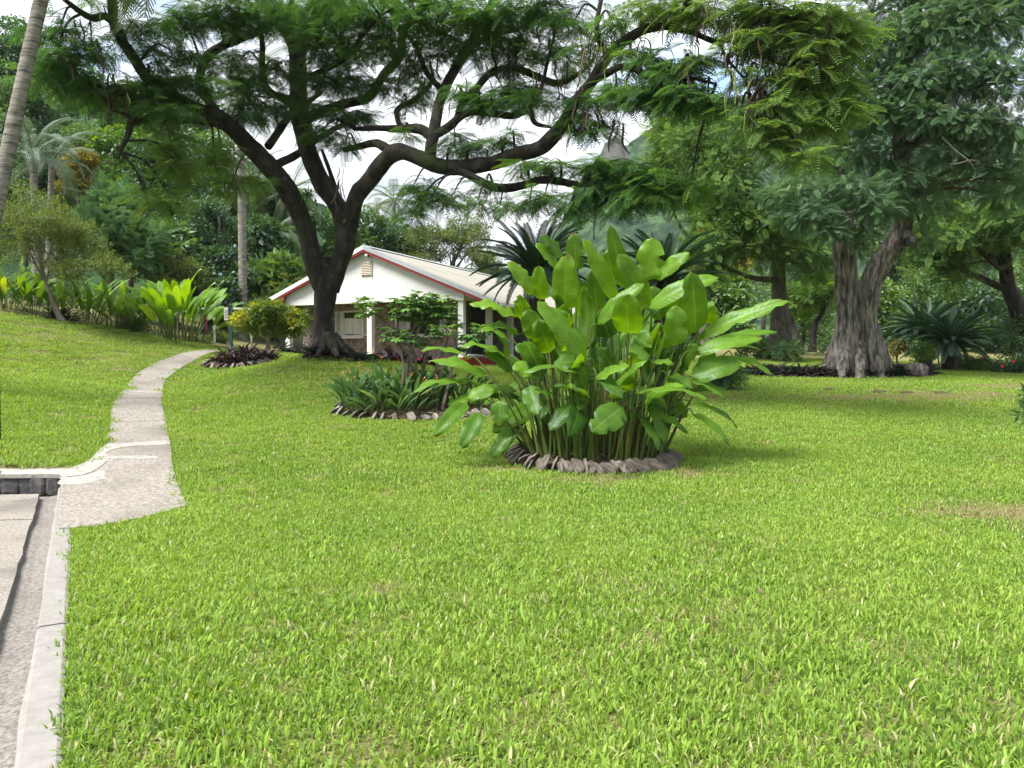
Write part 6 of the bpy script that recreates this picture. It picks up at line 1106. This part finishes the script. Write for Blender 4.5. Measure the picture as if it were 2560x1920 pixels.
MT['redfl'] = mat_plain('red_petal', (.55, .03, .015), .6, .2)
for q, (px, py, d) in enumerate([(1013, 361, 26.6), (1002, 366, 26.4), (982, 357, 27)]):
    c = P(px, py, d); m = MB()
    for k in range(6):
        a = k * 1.047; dv = np.array([math.cos(a) * .06, -.03, math.sin(a) * .06]); s_ = np.array([-math.sin(a), 0, math.cos(a)]) * .028; m.add([c, c + dv * .6 + s_, c + dv, c + dv * .6 - s_], Q=[(0, 1, 2, 3)])
    m.build('hibiscus_flower', MT['redfl'], None, tuple(c), label='small red flower open on the low hedge at the lawn edge', cat='flower', group='red flowers on the hedge')

# ================================================================== CYCADS AND PALMS
MT['cycad'] = mat_leaf('cycad_leaflet', (.012, .032, .016), (.04, .085, .035), (.10, .17, .06), trans=.2, gloss=.02, rough=.45)
MT['palm_leaf'] = mat_leaf('palm_leaflet', (.03, .06, .02), (.09, .15, .04), (.22, .24, .07), trans=.35, gloss=.025, rough=.4)
MT['palm_grey'] = mat_leaf('grey_palm_leaflet', (.05, .08, .05), (.12, .17, .10), (.20, .25, .14), trans=.35, gloss=.025, rough=.4)
MT['palm_gold'] = mat_leaf('gold_palm_leaflet', (.10, .11, .02), (.28, .27, .04), (.42, .36, .06), trans=.4, gloss=.05)
def frond_mesh(L_, pin, w_, bend, pairs, mat, seed, vee=.4, pdroop=.2, ang=1.15):
    g = np.random.default_rng(seed); n = 14; t = np.linspace(0, 1, n); th = bend * t ** 1.4; xs_ = np.concatenate([[0], np.cumsum(np.cos(th[:-1])) / (n - 1)]) * L_; zs = -np.concatenate([[0], np.cumsum(np.sin(th[:-1])) / (n - 1)]) * L_; m = MB()
    m.tube(np.stack([xs_, xs_ * 0, zs], -1), L_ * np.linspace(.012, .003, n), 4, tint=.9)
    for k in range(pairs):
        s_ = .10 + .89 * (k + .5) / pairs; x = np.interp(s_, t, xs_); z = np.interp(s_, t, zs); a_ = np.interp(s_, t, th); p = pin * math.sin(math.pi * (.12 + .80 * s_)) ** .6 * g.uniform(.9, 1.1); aa = ang - .45 * s_
        T_ = np.array([math.cos(a_), 0, -math.sin(a_)]); Nn = np.array([math.sin(a_), 0, math.cos(a_)])
        for sd_ in (-1, 1):
            dv = T_ * math.cos(aa) + np.array([0, sd_ * math.sin(aa), 0]) + Nn * vee; dv = norm(dv); b = np.array([x, 0, z]); mid = b + dv * p * .55; tip = b + dv * p + np.array([0, 0, -pdroop * p]); wv = T_ * w_ / 2
            m.add([b - wv * .6, b + wv * .6, mid + wv, mid - wv, tip], Q=[(0, 1, 2, 3) if sd_ < 0 else (3, 2, 1, 0)], T=[(3, 2, 4) if sd_ < 0 else (2, 3, 4)], tint=float(g.uniform(.1, .8)))
    return m.mesh('frond', MT[mat])
def palm(name, label, crown, base, r, meshes, n, els, cat='palm', bark='palm_trunk', trunk_pts=None, sc=1.0, seed=0, rings=True, old=0, group=None):
    g = np.random.default_rng(seed); base = np.asarray(base, float); base[2] = gz(base[0], base[1]) - .05; e = empty(name, base, label=label, cat=cat, group=group); O = tuple(base)
    pts = cr(trunk_pts if trunk_pts is not None else [base, (base + crown) / 2, crown], 14); pts[0][2] = base[2]
    tt_ = np.linspace(0, 1, len(pts)); rad = r * (1.12 - .22 * tt_) * (1 + (.035 * (np.arange(len(pts)) % 2) if rings else 0)); rad[:2] *= 1.2
    MB().tube(pts, rad, 12, lump=.05, seed=seed).build('trunk', MT[bark], e, O, smooth=True)
    for k in range(n):
        az = k * 2.39996 + g.uniform(-.25, .25); f = (k + .5) / n; el = els[0] + (els[1] - els[0]) * f + g.uniform(-.1, .1)
        o = link('frond', meshes[k % len(meshes)], e, tuple(np.asarray(crown) - base + np.array([math.cos(az), math.sin(az), 0]) * r * .5)); o.rotation_euler = Matrix.Rotation(az, 3, 'Z').to_euler() if False else (Matrix.Rotation(az, 3, 'Z') @ Matrix.Rotation(-el, 3, 'Y') @ Matrix.Rotation(g.uniform(-.3, .3), 3, 'X')).to_euler()
        s_ = sc * g.uniform(.85, 1.12); o.scale = (s_, s_, s_)
    return e
CYF = [frond_mesh(1.6, .21, .026, b, 58, 'cycad', s_, .35, .1) for s_, b in enumerate((.5, .8, 1.05))]
def gnd(px, d): q = P(px, 360, d); return onground(q[0], q[1])
palm('cycad', 'tall dark cycad with stiff arching fronds against the house roof', P(537, 272, 19.5), gnd(537, 19.5), .22, CYF, 64, (1.35, -.45), 'cycad', 'bark_dark', seed=1, rings=False, sc=1.0)
palm('cycad', 'tall dark cycad with stiff arching fronds in front of the mountain', P(664, 280, 20.5), gnd(664, 20.5), .22, CYF, 60, (1.35, -.4), 'cycad', 'bark_dark', seed=2, rings=False, sc=1.0)
palm('cycad', 'low broad cycad beside the yellow-green bush right of the twin-stemmed tree', P(950, 343, 28), gnd(950, 28), .25, CYF, 80, (1.2, -.3), 'cycad', 'bark_dark', seed=3, rings=False, sc=.95)
palm('cycad', 'cycad rising behind the low broad cycad right of the twin-stemmed tree', P(925, 330, 30.5), gnd(925, 30.5), .25, CYF, 70, (1.1, -.3), 'cycad', 'bark_dark', seed=4, rings=False, sc=1.05)
PF = [frond_mesh(3.2, .62, .045, b, 34, 'palm_leaf', s_, .1, .5) for s_, b in enumerate((.9, 1.3, 1.7))]
PGR = [frond_mesh(2.3, .50, .05, b, 30, 'palm_grey', s_, .3, .5) for s_, b in enumerate((1.3, 1.7, 2.1))]
PGO = [frond_mesh(1.5, .36, .05, b, 18, 'palm_gold', s_, .3, .3) for s_, b in enumerate((.6, 1.0))]
lp0 = P(-46, 395, 14.2); palm('leaning_palm', 'leaning pale ringed palm trunk rising beside the flame tree crown', P(70, -120, 14.6), lp0, .125, PF, 14, (1.2, -.7), trunk_pts=[onground(lp0[0], lp0[1], -.1), P(-20, 280, 14.2), P(4, 170, 14.3), P(22, 85, 14.4), P(40, 5, 14.5), P(70, -120, 14.6)], seed=5)
sp0 = gnd(243, 35); palm('straight_palm', 'tall straight grey palm trunk behind the croton bush', P(241, 92, 35), sp0, .175, PF, 16, (1.2, -.8), trunk_pts=[sp0, P(243, 300, 35), P(242, 220, 35), P(241, 150, 35), P(241, 92, 35)], seed=6)
tp0 = gnd(212, 44); palm('thin_palm', 'thin leaning palm stem beside the straight palm trunk', P(250, 178, 44), tp0, .13, PF, 13, (1.1, -.9), trunk_pts=[tp0, P(218, 282, 44), P(229, 250, 44), P(238, 220, 44), P(250, 178, 44)], seed=7, sc=.85)
c0 = gnd(290, 46); palm('coconut_palm', 'coconut palm with long hanging fronds behind the fork of the flame tree', P(290, 190, 46), c0, .16, PF, 18, (1.2, -1.0), seed=8, sc=1.0)
c0 = gnd(292, 42); palm('coconut_palm', 'low coconut palm with brown lower fronds left of the house', P(268, 236, 42), c0, .16, PF, 15, (1.0, -1.1), seed=9, sc=.8)
c0 = gnd(395, 60); palm('coconut_palm', 'distant coconut palm above the trees behind the house gable', P(394, 200, 60), c0, .16, PF, 17, (1.2, -.9), seed=10, sc=1.0)
c0 = gnd(372, 54); palm('coconut_palm', 'coconut palm with yellowing fronds behind the house gable', P(376, 208, 54), c0, .15, PF[1:], 13, (.9, -1.0), seed=11, sc=.7)
c0 = gnd(283, 37); palm('gold_palm', 'small clump palm with yellow fronds beside the house eave', P(286, 292, 37), c0, .06, PGO, 16, (1.3, .1), seed=12, sc=.72)
c0 = gnd(38, 29); palm('drooping_palm', 'pale palm with drooping grey-green fronds behind the leaning trunk', P(33, 155, 29), c0, .14, PGR, 14, (1.3, -.2), seed=13, sc=1.0)
c0 = gnd(48, 31); palm('drooping_palm', 'second pale palm with drooping fronds near the yellow-leaved small tree', P(52, 162, 31), c0, .12, PGR, 11, (1.2, 0), seed=14, sc=.9)

# ================================================================== SMALL THINGS
MT['lampgreen'] = mat_plain('dark_green_paint', (.008, .045, .032), .45, .15, .5); MT['greyplastic'] = mat_plain('pale_plastic', (.5, .52, .53), .5, .06)
lb_ = G(231, 352); lp = empty('lamp_post', lb_, label='slim dark green garden lamp post behind the small husk-edged bed', cat='lamp post'); LPO = tuple(lb_)
tpz = P(229, 306, np.dot(lb_ - CAM, FWD))
m = MB(); m.box((lb_[0] - .055, lb_[1] - .055, lb_[2] - .2), (lb_[0] + .055, lb_[1] + .055, tpz[2])); m.build('post', MT['lampgreen'], lp, LPO)
m = MB(); m.box((lb_[0] - .19, lb_[1] - .10, tpz[2] - .50), (lb_[0] - .058, lb_[1] + .06, tpz[2] - .06)); m.build('lamp_box', MT['greyplastic'], lp, LPO)
m = MB(); m.box((lb_[0] - .17, lb_[1] - .104, tpz[2] - .44), (lb_[0] - .08, lb_[1] - .1005, tpz[2] - .14)); m.build('lens', MT['cement'], lp, LPO)
m = MB(); m.box((lb_[0] - .075, lb_[1] - .075, tpz[2]), (lb_[0] + .075, lb_[1] + .075, tpz[2] + .04)); m.build('cap', MT['lampgreen'], lp, LPO)
pb = P(-1.8, 405, 11.2); pz = float(gz(pb[0], pb[1])); pt_ = P(-1.8, 320, 11.2)
e = empty('sign_post', (pb[0], pb[1], pz), label='thin dark green post standing on the lawn above the stone wall', cat='post'); m = MB().tube([(pb[0], pb[1], pz - .1), (pb[0], pb[1], pt_[2])], [.03, .03], 10); m.build('post', MT['lampgreen'], e, tuple(e.location), smooth=True); m = MB().tube([(pb[0], pb[1], pt_[2]), (pb[0], pb[1], pt_[2] + .03)], [.036, .02], 10); m.build('cap', MT['lampgreen'], e, tuple(e.location), smooth=True)
rs = gnd(207, 28.6); e = empty('red_stake', rs, label='thin red stake standing in the weeds near the lamp post', cat='stake'); MB().tube([rs, rs + np.array([0, 0, 1.35])], [.022, .022], 8).build('rod', MT['red'], e, tuple(rs), smooth=True); MB().tube([rs + np.array([-.05, 0, 1.2]), rs + np.array([.05, 0, 1.2])], [.015, .015], 6).build('cross_piece', MT['red'], e, tuple(rs))
rl = gnd(214, 29.4); e = empty('garden_rail', rl, label='white horizontal garden rail between the bright clump and the croton', cat='rail')
for q in range(3): MB().box((rl[0] - 1.4 + q * 1.4, rl[1] - .03, rl[2]), (rl[0] - 1.34 + q * 1.4, rl[1] + .03, rl[2] + 1.25)).build('post', MT['white'], e, tuple(rl))
MB().box((rl[0] - 1.5, rl[1] - .05, rl[2] + 1.25), (rl[0] + 1.6, rl[1] + .05, rl[2] + 1.33)).build('rail', MT['white'], e, tuple(rl))
# flat stones showing in the lawn
for q, (px, py, s_, lb) in enumerate([(737, 390, .22, 'dark rounded stone lying in the lawn before the twin-stemmed tree'), (940, 394, .22, 'flat pale stone sunk in the lawn near the dry patch'), (880, 393, .20, 'flat brown stone sunk in the lawn, one of a worn line'), (907, 394, .16, 'small flat stone sunk in the worn line of the lawn'), (830, 391, .18, 'flat stone sunk in the lawn below the twin-stemmed tree')]):
    p = G(px, py); V, Qr = rock((s_, s_ * .7, .07), 500 + q); link('stone', MB().add(V, Q=Qr).mesh('stone', MT['basalt'] if q == 0 else MT['soil'], True), None, (p[0], p[1], p[2] + .01), label=lb, cat='stone')
# fallen leaves and twigs on the grass
for q, (px, py) in enumerate([(157, 556), (905, 445), (872, 446), (290, 600), (700, 470), (880, 520), (400, 560), (760, 600)]):
    p = G(px, py); az = random.random() * 6.28; ln = random.uniform(.025, .05); dx, dy = math.cos(az) * ln, math.sin(az) * ln; c = p + np.array([0, 0, .06])
    MB().add([c - (dx, dy, .0), c + (-dy * .35, dx * .35, .012), c + (dx, dy, .02), c + (dy * .35, -dx * .35, .004)], Q=[(0, 1, 2, 3)]).build('fallen_leaf', MT['litter'], None, tuple(p), label='dry brown fallen leaf lying on the lawn', cat='leaf', group='fallen leaves on the lawn')
# white-edged shrub just reaching in at the right
MT['varieg'] = mat_leaf('variegated_leaf', (.03, .08, .02), (.16, .26, .06), (.75, .78, .62), trans=.35, gloss=.06, accent=[(.7, .75, (.72, .76, .62))])
vb = P(1052, 470, 10.6); tree('variegated_shrub', vb, [(P(1048, 415, 10.6), np.array([.42, .42, .48]), 1)], 'croton', 'varieg', 190, 'shrub with white-edged leaves reaching in beside the dry lawn patch', r0=.03, cat='shrub', seed=400, size=.6, nsub=8, limbs=5, tint=(0, 1))


# ================================================================== HAZE
m, t, N, l = M_new('haze_air'); o = N('ShaderNodeOutputMaterial'); pv = N('ShaderNodeVolumePrincipled'); pv.inputs['Color'].default_value = (.78, .88, 1, 1); pv.inputs['Density'].default_value = .00012; l(pv.outputs[0], o.inputs['Volume'])
hz = MB().box((-950, -450, -2), (950, 1750, 260)).build('haze', m, None, kind='stuff')
